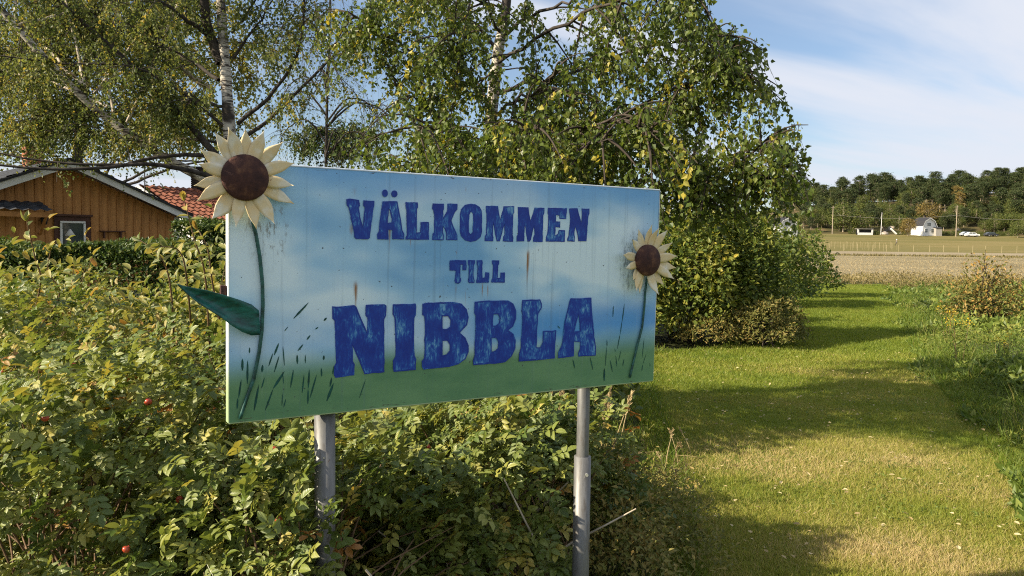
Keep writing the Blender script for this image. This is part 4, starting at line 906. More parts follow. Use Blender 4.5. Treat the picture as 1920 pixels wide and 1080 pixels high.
leafmass('leafy_shrub', 'dark shrub deep in the shade farther along the path', 'bush', [((6.6, 21), (1.6, 1.4), 2.2, 5000), ((8.6, 25), (1.8, 1.4), 2.0, 4000)], .12, 'shrub_leaf', 213, (.0, .6), .22)
leafmass('leafy_shrub', 'tall green shrub filling the gap beneath the hanging birch', 'bush', [((.4, 14.2), (1.6, 1.0), 2.5, 6000), ((-1.6, 14.0), (1.6, 1.0), 2.5, 4000), ((2.2, 15.5), (1.5, 1.0), 2.9, 5000)], .10, 'hedge_leaf', 214, (.1, .8), .2)
leafmass('leafy_shrub', 'green shrub added behind the board to shade the mown path', 'bush', [((.05, 6.7), (.95, 1.3), 2.0, 8000), ((-1.1, 7.0), (.9, 1.0), 2.0, 4500)], .075, 'hedge_leaf', 217, (.1, .8), .2)  # added shrub, mostly hidden by the board, casts the shade band across the lawn
leafmass('low_bush', 'fine-leaved low herb clump beside the bolted post', 'plant', [((.52, 4.0), (.30, .5), .56, 3600), ((.80, 4.25), (.26, .45), .36, 2200), ((.55, 3.45), (.24, .3), .42, 1500), ((.92, 3.75), (.22, .35), .22, 1200), ((.98, 4.75), (.24, .4), .22, 1100), ((.40, 4.8), (.4, .4), .5, 1500)], .030, 'herb_leaf', 215, (.35, 1.0), .42, .5, 14, None, KITE, .7, (.35, 1.15), .6, .003)
leafmass('leafy_shrub', 'slender wiry shrub with sparse reddish leaves in the verge', 'bush', [((10.0, 16.6), (.62, .6), 1.42, 1500), ((9.5, 16.4), (.5, .5), 1.0, 700), ((10.5, 16.5), (.5, .5), 1.2, 600)], .075, 'verge_shrub_leaf', 216, (.1, 1), .35, .55, 40, None, OVAL, .3, (.3, 1.1))

# ------------------------------------------------------------------ grass and weeds
def blades(name, label, P, h, w, tint, mat, seed, tmpl=BLADE, lean=.45):
    rng = np.random.default_rng(seed); n = len(P); D = nrm(rand_dirs(n, rng) * lean + np.array([0, 0, 1.])); N = nrm(rand_dirs(n, rng) * np.array([1, 1, .1]))
    b = MB(); add_leaves(b, P, D, N, h, w, tint, tmpl); o = b.build(name, M[mat], None, False, 'stuff'); tag(o, label, 'grass'); return o
def drop(x, y, off=0): return np.stack([x, y, gz(x, y) + off], 1)
rng = np.random.default_rng(300)
n = 275000; y = 3.4 * (33 / 3.4) ** (rng.random(n) ** 1.25); x = xl(y) + (xr(y) - xl(y)) * rng.uniform(-.05, 1.05, n); P = drop(x, y)
far = smooth(5, 14, y); dry = .5 + .5 * snoise(P * A3((1, 1, 0)), .75, 5); dry2 = .5 + .5 * snoise(P * A3((1, 1, 0)), 2.6, 6)
tn = np.clip(.26 + (.56 * (1 - far) + .12) * (.6 * dry + .4 * dry2) * 1.25 + rng.normal(size=n) * .13, 0, 1)
blades('mown_grass', 'short mown grass of the path, green with straw-coloured patches', P, rng.uniform(.022, .055, n) * (1 + .3 * far), .0042 * (1 + 2.2 * far), tn, 'grass', 301, BLADE, .8)
# longer grass along both borders
n = 38000; y = 3.0 * (34 / 3.0) ** (rng.random(n) ** 1.1); s_ = rng.random(n) < .72; dd = rng.exponential(.35, n) * (1 + y * .03)
x = np.where(s_, xr(y) + dd - .15, xl(y) - dd * .6 + .1); P = drop(x, y)
blades('border_grass', 'long uncut grass along both borders of the path', P, rng.uniform(.06, .20, n) * (.7 + .5 * snoise(P * A3((1, 1, 0)), 2.1, 4)), .0055 * (1 + smooth(5, 18, y) * 2.2), np.clip(rng.normal(.42, .2, n), 0, 1), 'tall_grass', 302, BLADE2, .75)
# weeds filling the verge on the far side
n = 95000; y = 2.6 * (33 / 2.6) ** (rng.random(n) ** 1.05); wv = 1.3 + y * .55; x = xr(y) - .15 + rng.random(n) ** 1.15 * wv + .25 * snoise(np.stack([y * 0, y, y * 0], 1), 1.7, 33); P = drop(x, y); G = P * A3((1, 1, 0))
hh = (.06 + .42 * np.clip(.45 + .6 * snoise(G, 1.0, 8), 0, 1.2) * (.6 + .4 * snoise(G, 3.3, 18))) * smooth(-.1, 1.1, x - xr(y)) + .04; P[:, 2] += rng.random(n) ** .5 * hh
kind = snoise(G, 1.5, 44)
b = MB(); L = rng.uniform(.028, .075, n) * (1 + smooth(6, 20, y) * .7) * (1 + .5 * (kind > .3)); wr = np.where(kind > .1, .55, .22); add_leaves(b, P, nrm(rand_dirs(n, rng) + A3((0, 0, .35))), nrm(rand_dirs(n, rng) * .8 + A3((-.35, -.1, .7))), L, L * wr, np.clip(.42 + .38 * snoise(G, .9, 12) + rng.normal(size=n) * .2, 0, 1), KITE)
o = b.build('verge_weeds', M['weed_leaf'], None, False, 'stuff'); tag(o, 'leafy green weeds covering the verge beside the mown path', 'weeds')
n = 26000; y = 3.0 * (30 / 3.0) ** rng.random(n); x = xr(y) + rng.random(n) * (1.0 + y * .4); P = drop(x, y); mk = snoise(P * A3((1, 1, 0)), 1.2, 61) > .05; P = P[mk]; m_ = len(P)
blades('verge_grass', 'tufts of tall grass among the verge weeds', P, rng.uniform(.10, .34, m_), .006, np.clip(rng.normal(.5, .25, m_), 0, 1), 'tall_grass', 303, BLADE2, .5)
# brown weeds and dry grass where the path meets the field
n = 26000; y = rng.uniform(28.5, 37.5, n); x = rng.uniform(6, 45, n); mk = ~((x > xl(y) + .1) & (x < xr(y) - .1) & (y < 32)); x, y = x[mk], y[mk]; P = drop(x, y); m_ = len(P); P[:, 2] += rng.random(m_) * .5 * (.6 + .4 * snoise(P * A3((1, 1, 0)), .5, 3))
b = MB(); L = rng.uniform(.08, .2, m_); add_leaves(b, P, nrm(rand_dirs(m_, rng) + A3((0, 0, .7))), nrm(rand_dirs(m_, rng)), L, L * .28, np.clip(rng.normal(.45, .25, m_), 0, 1), KITE)
o = b.build('field_margin_weeds', M['brown_weed'], None, False, 'stuff'); tag(o, 'brown weeds along the near margin of the stubble field', 'weeds')
n = 9000; y = rng.uniform(126.5, 131.5, n); x = rng.uniform(0, 190, n); P = drop(x, y); b = MB(); add_leaves(b, P, nrm(rand_dirs(n, rng) * .4 + A3((0, 0, 1))), nrm(rand_dirs(n, rng)), rng.uniform(.2, .5, n), .12, rng.random(n) * .5, BLADE)
o = b.build('field_edge_grass', M['brown_weed'], None, False, 'stuff'); tag(o, 'dark line of rough grass across the far end of the stubble', 'grass')
# stubble stalks in the near part of the field
n = 40000; y = 36 * (127 / 36) ** rng.random(n); x = rng.uniform(.30, .75, n) * y; P = drop(x, y); b = MB(); add_leaves(b, P, nrm(rand_dirs(n, rng) * .8 + A3((0, 0, .6))), nrm(rand_dirs(n, rng)), rng.uniform(.04, .11, n), .014 + .0003 * y, rng.random(n), BLADE)
o = b.build('stubble', M['straw'], None, False, 'stuff'); tag(o, 'cut straw stubble standing in the pale field', 'stubble')
# fallen birch leaves
n = 5000; y = 3.6 * (14 / 3.6) ** rng.random(n); x = xl(y) + (xr(y) - xl(y)) * rng.random(n); P = drop(x, y, .012); mk = snoise(P * A3((1, 1, 0)), 3.1, 91) > .35; P = P[mk]; m_ = len(P); b = MB(); add_leaves(b, P, rand_dirs(m_, rng) * A3((1, 1, .3)), nrm(rand_dirs(m_, rng) * .4 + A3((0, 0, 1))), rng.uniform(.015, .05, m_), rng.uniform(.012, .025, m_), rng.random(m_) * .7, OVAL)
o = b.build('lawn_weeds', M['weed_leaf'], None, False, 'stuff'); tag(o, 'patches of clover and broad-leaved weeds in the mown grass', 'weeds')
n = 420; y = rng.uniform(3.8, 12, n); x = xl(y) + (xr(y) - xl(y)) * rng.random(n); P = drop(x, y, .045); b = MB(); L = rng.uniform(.02, .04, n); add_leaves(b, P, rand_dirs(n, rng) * A3((1, 1, .1)), nrm(rand_dirs(n, rng) * .3 + A3((0, 0, 1))), L, L * .7, rng.random(n), OVAL)
o = b.build('fallen_leaves', M['fallen'], None, False, 'stuff'); tag(o, 'small pale fallen leaves scattered on the mown grass', 'leaves')
# dry grass stalks, each a plant of its own
def stalk_mesh(seed):
    r = np.random.default_rng(seed); h = 1.0; b = MB(); lean = r.uniform(-.22, .22, 2); C = poly([(0, 0, 0), (lean[0] * .3, lean[1] * .3, .5), (lean[0], lean[1], .97)], 8); b.tube(C, np.linspace(.0065, .003, 8), 4, luv=(0, 0, .7))
    m_ = 26; t = r.uniform(.80, 1, m_); p = np.stack([np.interp(t, np.linspace(0, 1, 8), C[:, i]) for i in range(3)], 1); add_leaves(b, p, nrm(r.normal(size=(m_, 3)) * .25 + nrm(C[-1] - C[-2])), rand_dirs(m_, r), .055, .014, r.uniform(.5, 1, m_), OVAL)
    for k in range(3): add_leaves(b, C[1 + k:2 + k], np.array([[r.normal(), r.normal(), .9]]), rand_dirs(1, r), .38, .010, np.array([.2]), BLADE2)
    return b.mesh('dry_grass_stalk', M['straw'])
SM = [stalk_mesh(k) for k in range(6)]
spots = [(x, 735 - random.uniform(0, 30), random.uniform(4.3, 5.0), 'dry grass stalk rising behind the bolted post') for x in (1008, 1022, 1036, 1046, 1060, 1072, 1082, 1118, 1126, 1136, 1148, 1156)] + \
        [(x, y, d, 'dry grass stalk standing at the border of the mown path') for (x, y, d) in ((1248, 800, 5.4), (1262, 815, 5.2), (1275, 800, 5.5), (1290, 815, 5.4), (1256, 850, 5.0), (1236, 870, 4.9), (1268, 885, 4.8), (1300, 800, 5.8))]
for k, (px, py, d, lab) in enumerate(spots):
    p = at(px, py, d); o = link('dry_grass_stalk', SM[k % 6]); z0 = gzf(p.x, p.y); o.location = (p.x, p.y, z0 - .02); s_ = max(.25, p.z - z0); o.scale = (max(.6, s_), max(.6, s_), s_); o.rotation_euler = (0, 0, k * 1.7)
    tag(o, lab, 'grass stalk', 'dry stalks behind the bolted post' if k < 12 else 'dry stalks by the path')
# goldenrod in the verge
def goldenrod_parts(seed):
    r = np.random.default_rng(seed); s = MB(); f = MB(); l = MB()
    for k in range(3):
        q = r.normal(size=2) * .12; C = poly([(q[0] * .4, q[1] * .4, 0), (q[0], q[1], .4), (q[0] * 1.6, q[1] * 1.6, .75 + r.uniform(-.1, .1))], 8); s.tube(C, np.linspace(.005, .003, 8), 4)
        m_ = 34; p = C[-1] + r.normal(size=(m_, 3)) * A3((.05, .05, .06)); add_leaves(f, p, rand_dirs(m_, r), rand_dirs(m_, r), .022, .014, r.random(m_), KITE)
        m_ = 24; t = r.uniform(.1, .85, m_); p = np.stack([np.interp(t, np.linspace(0, 1, 8), C[:, i]) for i in range(3)], 1); add_leaves(l, p, nrm(r.normal(size=(m_, 3)) + A3((0, 0, .3))), rand_dirs(m_, r), .09, .02, r.random(m_) * .8, OVAL)
    return s.mesh('stems', M['cane']), f.mesh('flower_heads', M['golden']), l.mesh('leaves', M['weed_leaf'])
M['golden'] = leaf_mat('goldenrod', [(0, (.55, .36, .02)), (1, (.75, .55, .05))], .25, .6, .2)
GP = [goldenrod_parts(k) for k in range(3)]
for k, (px, py, d) in enumerate(((1778, 640, 13.0), (1800, 690, 10.4), (1888, 672, 9.8))):
    p = at(px, py, d); r_ = empty('goldenrod', (p.x, p.y, gzf(p.x, p.y)), 'yellow goldenrod clump in the weedy verge', 'plant', 'goldenrod in the verge'); s_ = (.75, .9, .65)[k % 3]; r_.scale = (s_, s_, s_); r_.rotation_euler = (0, 0, k)
    for nm, me in zip(('stems', 'flower_heads', 'leaves'), GP[k % 3]): link(nm, me, r_, 'stuff')
# ------------------------------------------------------------------ houses
M['ochre'] = plain('ochre_paint', (.52, .25, .085), .75, 0, .14, 3, .25, .1, (6, 6, .6))
M['ochre_batten'] = plain('ochre_batten', (.43, .20, .066), .75, 0, .16, 4, .25)
M['white_paint'] = plain('white_paint', (.74, .74, .72), .6, 0, .06, 4)
M['brown_paint'] = plain('brown_paint', (.085, .035, .022), .6, 0, .2, 6)
M['dark_tile'] = plain('dark_tile', (.055, .06, .07), .7, 0, .3, 3)
M['red_tile'] = plain('red_tile', (.25, .095, .058), .8, 0, .25, 3)
M['roof_felt'] = plain('roof_edge', (.03, .03, .034), .7, 0, .2, 5)
M['grey_wall'] = plain('grey_wall', (.33, .31, .28), .8, 0, .1, 3)
M['rock'] = plain('rock', (.38, .33, .28), .9, 0, .3, 1.2, .2, .6)
M['pole_wood'] = plain('pole_wood', (.34, .28, .21), .85, 0, .2, 3)
M['stake_wood'] = plain('stake_wood', (.33, .28, .16), .85, 0, .2, 3)
def brick_mat():
    t = NT('brick'); a = t.n('ShaderNodeAttribute', attribute_name='luv'); s = t.n('ShaderNodeSeparateXYZ'); t.l(a.outputs['Vector'], s.inputs[0])
    return t.done(t.pbr(t.ramp(s.outputs[2], [(0, (.26, .085, .045)), (1, (.46, .20, .11))]), .85, 0, .2))
M['brick'] = brick_mat(); M['mortar'] = plain('mortar', (.42, .38, .33), .9)
M['dark_brick'] = plain('dark_brick', (.05, .04, .036), .85, 0, .3, 5)
def glass():
    t = NT('window_glass'); return t.done(t.pbr((.06, .075, .075), .06, 0, .6))
M['glass'] = glass()
def frame_axes(o, ang):
    c, s = math.cos(ang), math.sin(ang); ex = A3((c, s, 0)); ey = A3((-s, c, 0)); o = A3(o)
    return lambda x, y, z: o + ex * x + ey * y + A3((0, 0, z)), np.stack([ex, ey, A3((0, 0, 1))], 1)
def slab(mb, pts, th):
    """thick sheet from four corner points (extruded along its normal)"""
    P = np.array(pts, float); n = nrm(np.cross(P[1] - P[0], P[3] - P[0])); mb.add(np.vstack([P, P - n * th]), [(0, 1, 2, 3), (7, 6, 5, 4), (0, 4, 5, 1), (1, 5, 6, 2), (2, 6, 7, 3), (3, 7, 4, 0)])
def tile_roof(root, name, A, B, C, D, mat, cols, rows, amp=.022):
    """pantile surface: A-B along the ridge, D-C along the eave"""
    A, B, C, D = map(A3, (A, B, C, D)); mb = MB(); n = nrm(np.cross(B - A, D - A)); n = n if n[2] > 0 else -n
    us = np.linspace(0, 1, cols * 4 + 1); V = []
    vs = []
    for r in range(rows): vs += [r / rows, (r + .999) / rows]
    for k, v in enumerate(vs):
        st = .03 if k % 2 else 0.0
        for i, u in enumerate(us): V.append((A * (1 - u) + B * u) * (1 - v) + (D * (1 - u) + C * u) * v + n * (amp * math.cos(u * cols * 2 * math.pi) + st))
    nu = len(us); i = (np.arange(len(vs) - 1)[:, None] * nu + np.arange(nu - 1)[None]).ravel(); mb.add(np.array(V), {4: np.stack([i, i + 1, i + nu + 1, i + nu], 1)})
    return mb.build(name, M[mat], root, False)
def chimney(root, c, w, d, h, rb, parent=None, dark=False):
    m0 = MB(); m0.box(A3(c) + A3((0, 0, h / 2)), (w - .02, d - .02, h), rb); ch = m0.build('chimney', M['dark_brick' if dark else 'mortar'], root); b = MB(); rows = int(h / .075)
    for r in range(rows):
        for k in range(2):
            for s in (-1, 1):
                off = (.25 if r % 2 else -.25) * .0; L = w / 2 - .008
                b.box(A3(c) + rb @ A3(((k - .5) * w / 2 + off, s * d / 2, 0)) + A3((0, 0, r * .075 + .04)), (L, .03, .064), rb, (0, 0, random.random())); 
                b.box(A3(c) + rb @ A3((s * w / 2, (k - .5) * d / 2, 0)) + A3((0, 0, r * .075 + .04)), (.03, d / 2 - .008, .064), rb, (0, 0, random.random()))
    b.build('bricks', M['dark_brick' if dark else 'brick'], root, False, 'stuff').parent = root
    b = MB(); b.box(A3(c) + A3((0, 0, h + .03)), (w + .06, d + .06, .06), rb); b.build('chimney_cap', M['roof_felt'], root); return ch
HY = 20.0; ang = R_(46); apx = at(121, 301, HY)
house = empty('wooden_house', (apx.x, apx.y, 0), 'ochre board-and-batten wooden house with white bargeboards and dark tiled roof', 'house')
P_, rb_ = frame_axes((apx.x, apx.y, 0), ang); AZ = apx.z; SL = math.tan(R_(23)); HWI = 2.78; zb = .25
def roof_z(x): return AZ - .16 - abs(x) * SL
wd_ = .212; x = -HWI
def ong(px, py, off=0.0):
    r = A3(_R * ((px - 960) / FPX) + _U * ((540 - py) / FPX) + _F); nn = -rb_[:, 1]; o0 = A3((apx.x, apx.y, 0)) + nn * off; t = ((o0 - A3(CAMP)) @ nn) / (r @ nn); return A3(CAMP) + r * t
def gx_(p): return (p - A3((apx.x, apx.y, 0))) @ rb_[:, 0]
while x < HWI - .01:
    x1 = min(x + wd_, HWI); pts = [(x + .004, zb), (x1 - .004, zb), (x1 - .004, roof_z(x1)), (x + .004, roof_z(x))]
    if x < 0 < x1: pts = [(x + .004, zb), (x1 - .004, zb), (x1 - .004, roof_z(x1)), (0, roof_z(0)), (x + .004, roof_z(x))]
    v = [P_(a, 0, c) for a, c in pts] + [P_(a, .03, c) for a, c in pts]; k = len(pts)
    mb = MB(); mb.add(np.array(v), [tuple(range(k)), tuple(range(2 * k - 1, k - 1, -1))] + [(j, k + j, k + (j + 1) % k, (j + 1) % k) for j in range(k)]); mb.build('plank', M['ochre'], house)
    if x > -HWI + .01:
        mb = MB(); zz = roof_z(x); mb.box(P_(x, -.012, (zb + zz) / 2), (.05, .024, zz - zb - .01), rb_); mb.build('batten', M['ochre_batten'], house)
    x = x1
mb = MB(); mb.box(P_(HWI + .02, -.02, (zb + roof_z(HWI)) / 2), (.13, .07, roof_z(HWI) - zb - .02), rb_); mb.build('corner_board', M['white_paint'], house)
mb = MB(); mb.box(P_(HWI - .03, 4.1, (zb + roof_z(HWI)) / 2), (.06, 8.1, roof_z(HWI) - zb - .05), rb_); mb.build('side_wall', M['ochre'], house)
mb = MB(); mb.box(P_(-HWI + .03, 4.1, (zb + roof_z(HWI)) / 2), (.06, 8.1, roof_z(HWI) - zb - .05), rb_); mb.build('side_wall', M['ochre'], house)
mb = MB(); mb.box(P_(0, 4.1, .1), (HWI * 2, 8.0, .3), rb_); mb.build('foundation', M['grey_wall'], house)
OV = .42
for s in (-1, 1):
    xe = s * (HWI + .30)
    def zr(x): return AZ - abs(x) * SL
    mb = MB(); slab(mb, [P_(0, -OV, AZ - .02), P_(xe, -OV, zr(xe) - .02), P_(xe, -OV, zr(xe) - .19), P_(0, -OV, AZ - .19)][:: (1 if s > 0 else -1)], .03); mb.build('bargeboard', M['white_paint'], house)
    mb = MB(); slab(mb, [P_(0, -OV - .03, AZ + .045), P_(xe, -OV - .03, zr(xe) + .045), P_(xe, -OV - .03, zr(xe) - .018), P_(0, -OV - .03, AZ - .018)][:: (1 if s > 0 else -1)], .05); mb.build('roof_edge', M['roof_felt'], house)
    mb = MB(); slab(mb, [P_(0, -OV, AZ - .03), P_(0, 8.2, AZ - .03), P_(xe, 8.2, zr(xe) - .03), P_(xe, -OV, zr(xe) - .03)][:: (1 if s < 0 else -1)], .03); mb.build('roof_boarding', M['brown_paint'], house)
    tile_roof(house, 'roof', P_(0, -OV, AZ + .03), P_(0, 8.2, AZ + .03), P_(xe, 8.2, zr(xe) + .03), P_(xe, -OV, zr(xe) + .03), 'dark_tile', 22, 9)
# window with its lamp
wx0 = gx_(ong(111, 415)); wx1 = gx_(ong(158, 415)); wz1 = ong(134, 415)[2]; wz0 = wz1 - .95
wc = (wx0 + wx1) / 2; ww = wx1 - wx0
mb = MB(); mb.box(P_(wc, -.035, (wz0 + wz1) / 2), (ww + .26, .04, wz1 - wz0 + .26), rb_); win = mb.build('window', M['brown_paint'], house)
for (cx_, cz_, sx, sz) in ((wc, wz1 - .02, ww, .05), (wc, wz0 + .02, ww, .05), (wx0 + .02, (wz0 + wz1) / 2, .05, wz1 - wz0 - .1), (wx1 - .02, (wz0 + wz1) / 2, .05, wz1 - wz0 - .1)):
    mb = MB(); mb.box(P_(cx_, -.075, cz_), (sx, .04, sz), rb_); mb.build('frame', M['white_paint'], win)
mb = MB(); mb.box(P_(wc, -.060, (wz0 + wz1) / 2), (ww - .06, .008, wz1 - wz0 - .06), rb_); mb.build('pane', M['glass'], win)
mb = MB(); mb.box(P_(wc, -.07, wz1 + .15), (ww + .34, .11, .05), rb_); mb.build('lintel_board', M['brown_paint'], win)
mb = MB(); mb.tube([P_(wc - .07, -.072, wz1 - .20), P_(wc - .07, -.072, wz1 - .37)], [.02, .13], 14, True); mb.build('lamp_shade', M['white_paint'], win, True)
# small porch roof, wall lamp, shelf brackets
pr1 = ong(72, 392); lx1 = gx_(pr1); lx0 = lx1 - 2.2; pz = pr1[2]
tile_roof(house, 'porch_roof', P_(lx0, 0, pz + .18), P_(lx1, 0, pz + .18), P_(lx1 + .05, -.95, pz - .08), P_(lx0, -.95, pz - .08), 'dark_tile', 9, 3)
mb = MB(); mb.box(P_((lx0 + lx1) / 2, -.85, pz - .16), (lx1 - lx0, .06, .12), rb_); mb.build('porch_beam', M['ochre_batten'], house)
mb = MB(); mb.tube([P_(lx1 - .05, -.80, pz - .2), P_(lx1 + .02, -.03, pz - .62)], .035, 6, True); mb.build('porch_brace', M['ochre_batten'], house)
lp = Vector(ong(83, 413, .1)); mb = MB(); mb.tube([lp + Vector((0, 0, -.10)), lp + Vector((0, 0, .06)), lp + Vector((0, 0, .11))], [.06, .09, .02], 10, True); mb.build('wall_lamp', M['roof_felt'], house, True)
sx0 = ong(195, 435, .09); sx1 = ong(226, 435, .09); mb = MB(); mb.box((A3(sx0) + A3(sx1)) / 2 + A3((0, 0, .02)), (.62, .14, .025), rb_); mb.build('wall_shelf', M['brown_paint'], house)
for q in (sx0, sx1):
    mb = MB(); mb.box(A3(q) + A3((0, 0, -.08)), (.035, .09, .17), rb_); mb.build('shelf_bracket', M['brown_paint'], house)
ccp = at(62, 306, HY + 3.6); chimney(house, (ccp.x, ccp.y, ccp.z - .35), .44, .44, .85, rb_)
# red-roofed neighbour
ra = at(263, 346, 27); red = empty('wooden_house', (ra.x, ra.y, 0), 'house with red pantile roof and white bargeboard behind the hedge', 'house')
rd = A3((.57, .82, 0)); dn = A3((.82, -.57, 0)); run = 3.5; drop_ = 1.55; A_ = A3(ra); B_ = A_ + rd * 6; C_ = B_ + dn * run - A3((0, 0, drop_)); D_ = A_ + dn * run - A3((0, 0, drop_))
tile_roof(red, 'roof', A_, B_, C_, D_, 'red_tile', 26, 12, .025)
D2_ = A_ - dn * run - A3((0, 0, drop_)); C2_ = B_ - dn * run - A3((0, 0, drop_)); tile_roof(red, 'roof', B_, A_, D2_, C2_, 'red_tile', 26, 12, .025)
for (e, s) in ((D_, 1), (D2_, -1)):
    mb = MB(); q = -rd * .06; slab(mb, [A_ + q - A3((0, 0, .01)), e + q - A3((0, 0, .01)), e + q - A3((0, 0, .24)), A_ + q - A3((0, 0, .24))][::s], .04); mb.build('bargeboard', M['white_paint'], red)
mb = MB(); base = [D2_ + dn * .35 + rd * .3, D_ - dn * .35 + rd * .3]; v = [base[0] * A3((1, 1, 0)), base[1] * A3((1, 1, 0)), base[1] + A3((0, 0, .0)), A_ + rd * .3 - A3((0, 0, .2)), base[0]]; v2 = [q + rd * 5.4 for q in v]
mb.add(np.array(v + v2), [(0, 1, 2, 3, 4), (9, 8, 7, 6, 5), (0, 5, 6, 1), (1, 6, 7, 2), (0, 4, 9, 5)]); mb.build('wall', M['white_paint'], red)
cp = at(384, 345, 29); chimney(red, (cp.x, cp.y, cp.z - .5), .75, .6, 1.05, np.eye(3), dark=True)
mb = MB(); q = at(272, 380, 26.5); mb.tube([q + Vector((0, 0, -1)), q + Vector((0, 0, 1.5))], .02, 6, True); o = mb.build('mast', M['roof_felt'], red)

# ------------------------------------------------------------------ across the field
def on_ground(px, d):
    p = at(px, 450, d); return p.x, p.y, gzf(p.x, p.y)
def simple_gambrel(name, label, px, d, w, hw, h, ln, ang, roofmat, win=True):
    x0, y0, z0 = on_ground(px, d); r = empty(name, (x0, y0, z0), label, 'house'); Q, rbm = frame_axes((x0, y0, z0 - .3), ang)
    prof = [(-w / 2, 0), (w / 2, 0), (w / 2, hw), (w * .34, hw + (h - hw) * .62), (0, h), (-w * .34, hw + (h - hw) * .62), (-w / 2, hw)]
    v = [Q(a, 0, c) for a, c in prof] + [Q(a, ln, c) for a, c in prof]; k = len(prof); mb = MB(); mb.add(np.array(v), [tuple(range(k)), tuple(range(2 * k - 1, k - 1, -1))] + [(j, k + j, k + (j + 1) % k, (j + 1) % k) for j in range(k)]); mb.build('wall', M['white_paint'], r)
    for a, b_ in ((2, 3), (3, 4), (4, 5), (5, 6)):
        (xa, za), (xb, zb_) = prof[a], prof[b_]; e = 1.06; mb = MB(); slab(mb, [Q(xa * e, -.35, za + .12), Q(xa * e, ln + .35, za + .12), Q(xb * e, ln + .35, zb_ + .14), Q(xb * e, -.35, zb_ + .14)], .12); mb.build('roof', M[roofmat], r)
        mb = MB(); slab(mb, [Q(xa * e, -.37, za + .1), Q(xb * e, -.37, zb_ + .12), Q(xb * e, -.37, zb_ - .16), Q(xa * e, -.37, za - .18)], .05); mb.build('bargeboard', M['white_paint'], r)
    def window(x, z, ww_, hh_):
        mb = MB(); mb.box(Q(x, -.03, z), (ww_, .08, hh_), rbm); f = mb.build('window', M['white_paint'], r)
        for i in (-1, 0, 1):
            for j in (-1, 1): mb = MB(); mb.box(Q(x + i * ww_ * .31, -.075, z + j * hh_ * .23), (ww_ * .26, .03, hh_ * .40), rbm); mb.build('pane', M['glass'], f)
    window(-.05 * w, hw + .75, 1.5, 1.15); window(.22 * w, hw - 1.35, 1.1, 1.3); window(-.25 * w, hw - 1.35, 1.1, 1.3)
    mb = MB(); mb.box(Q(w * .05, ln * .5, h + .3), (.6, .6, 1.1), rbm); mb.build('chimney', M['dark_brick'], r); return r
gamb = simple_gambrel('farmhouse', 'white gambrel-roofed farmhouse below the wooded hill', 1742, 262, 5.2, 3.3, 6.2, 5.5, R_(13), 'roof_felt')
x0, y0, z0 = on_ground(1757, 262); sh = empty('garden_shed', (x0, y0, z0), 'small grey shed leaning beside the white gambrel farmhouse', 'shed')
mb = MB(); mb.box((x0, y0, z0 + 1.2), (2.0, 2, 2.6)); mb.build('wall', M['grey_wall'], sh); mb = MB(); slab(mb, [(x0 - 1.2, y0 - 1.2, z0 + 2.55), (x0 + 1.2, y0 - 1.2, z0 + 2.55), (x0 + 1.2, y0 + 1.2, z0 + 3.0), (x0 - 1.2, y0 + 1.2, z0 + 3.0)], .12); mb.build('roof', M['roof_felt'], sh)
simple_gambrel('farmhouse', 'white house glimpsed through the low birch branches', 1478, 240, 6.0, 3.6, 6.4, 8, R_(10), 'roof_felt')
# cars parked by the farm
def car(px, d, ang, paint, label):
    x0, y0, z0 = on_ground(px, d); r = empty('parked_car', (x0, y0, z0), label, 'car', 'cars parked by the farm'); Q, rbm = frame_axes((x0, y0, z0), ang)
    prof = [(-2.1, .35), (2.1, .35), (2.15, .75), (1.2, .92), (.55, 1.42), (-1.1, 1.45), (-1.85, .98), (-2.15, .85)]; k = len(prof)
    v = [Q(a, -.82 * (.82 if c > 1 else 1), c) for a, c in prof] + [Q(a, .82 * (.82 if c > 1 else 1), c) for a, c in prof]
    mb = MB(); mb.add(np.array(v), [tuple(range(k)), tuple(range(2 * k - 1, k - 1, -1))] + [(j, k + j, k + (j + 1) % k, (j + 1) % k) for j in range(k)]); mb.build('body', paint, r)
    for s in (-1, 1):
        for (xa, xb) in ((-1.35, -.35), (-.25, .85)):
            mb = MB(); pts = [(xa, .95), (xb, .95), (min(xb, .55), 1.36), (max(xa, -1.05), 1.36)]; mb.add(np.array([Q(a, s * (.835 if c < 1 else .70), c) for a, c in pts]), [(0, 1, 2, 3) if s < 0 else (3, 2, 1, 0)]); mb.build('side_window', M['glass'], r)
        for xa in (-1.3, 1.3):
            mb = MB(); mb.tube([Q(xa, s * .66, .32), Q(xa, s * .86, .32)], .32, 14, True); w_ = mb.build('wheel', M['roof_felt'], r); mb = MB(); mb.tube([Q(xa, s * .80, .32), Q(xa, s * .87, .32)], .19, 10, True); mb.build('rim', M['bolt'], w_)
        mb = MB(); mb.box(Q(2.1, s * .6, .68), (.1, .3, .14), rbm); mb.build('headlight', M['bolt'], r)
M['car_white'] = plain('car_white', (.75, .75, .75), .3, 0, .03, 1, .5); M['car_dark'] = plain('car_dark', (.05, .055, .065), .3, 0, .1, 1, .5); M['car_grey'] = plain('car_grey', (.42, .46, .52), .3, .3, .1, 1, .5)
car(1812, 262, R_(10), M['car_grey'], 'pale blue-grey car parked beside a white car'); car(1822, 259, R_(-5), M['car_white'], 'white car parked between the tall bare pole and a dark car'); car(1858, 262, R_(5), M['car_dark'], 'dark car parked at the foot of the wooded hill')
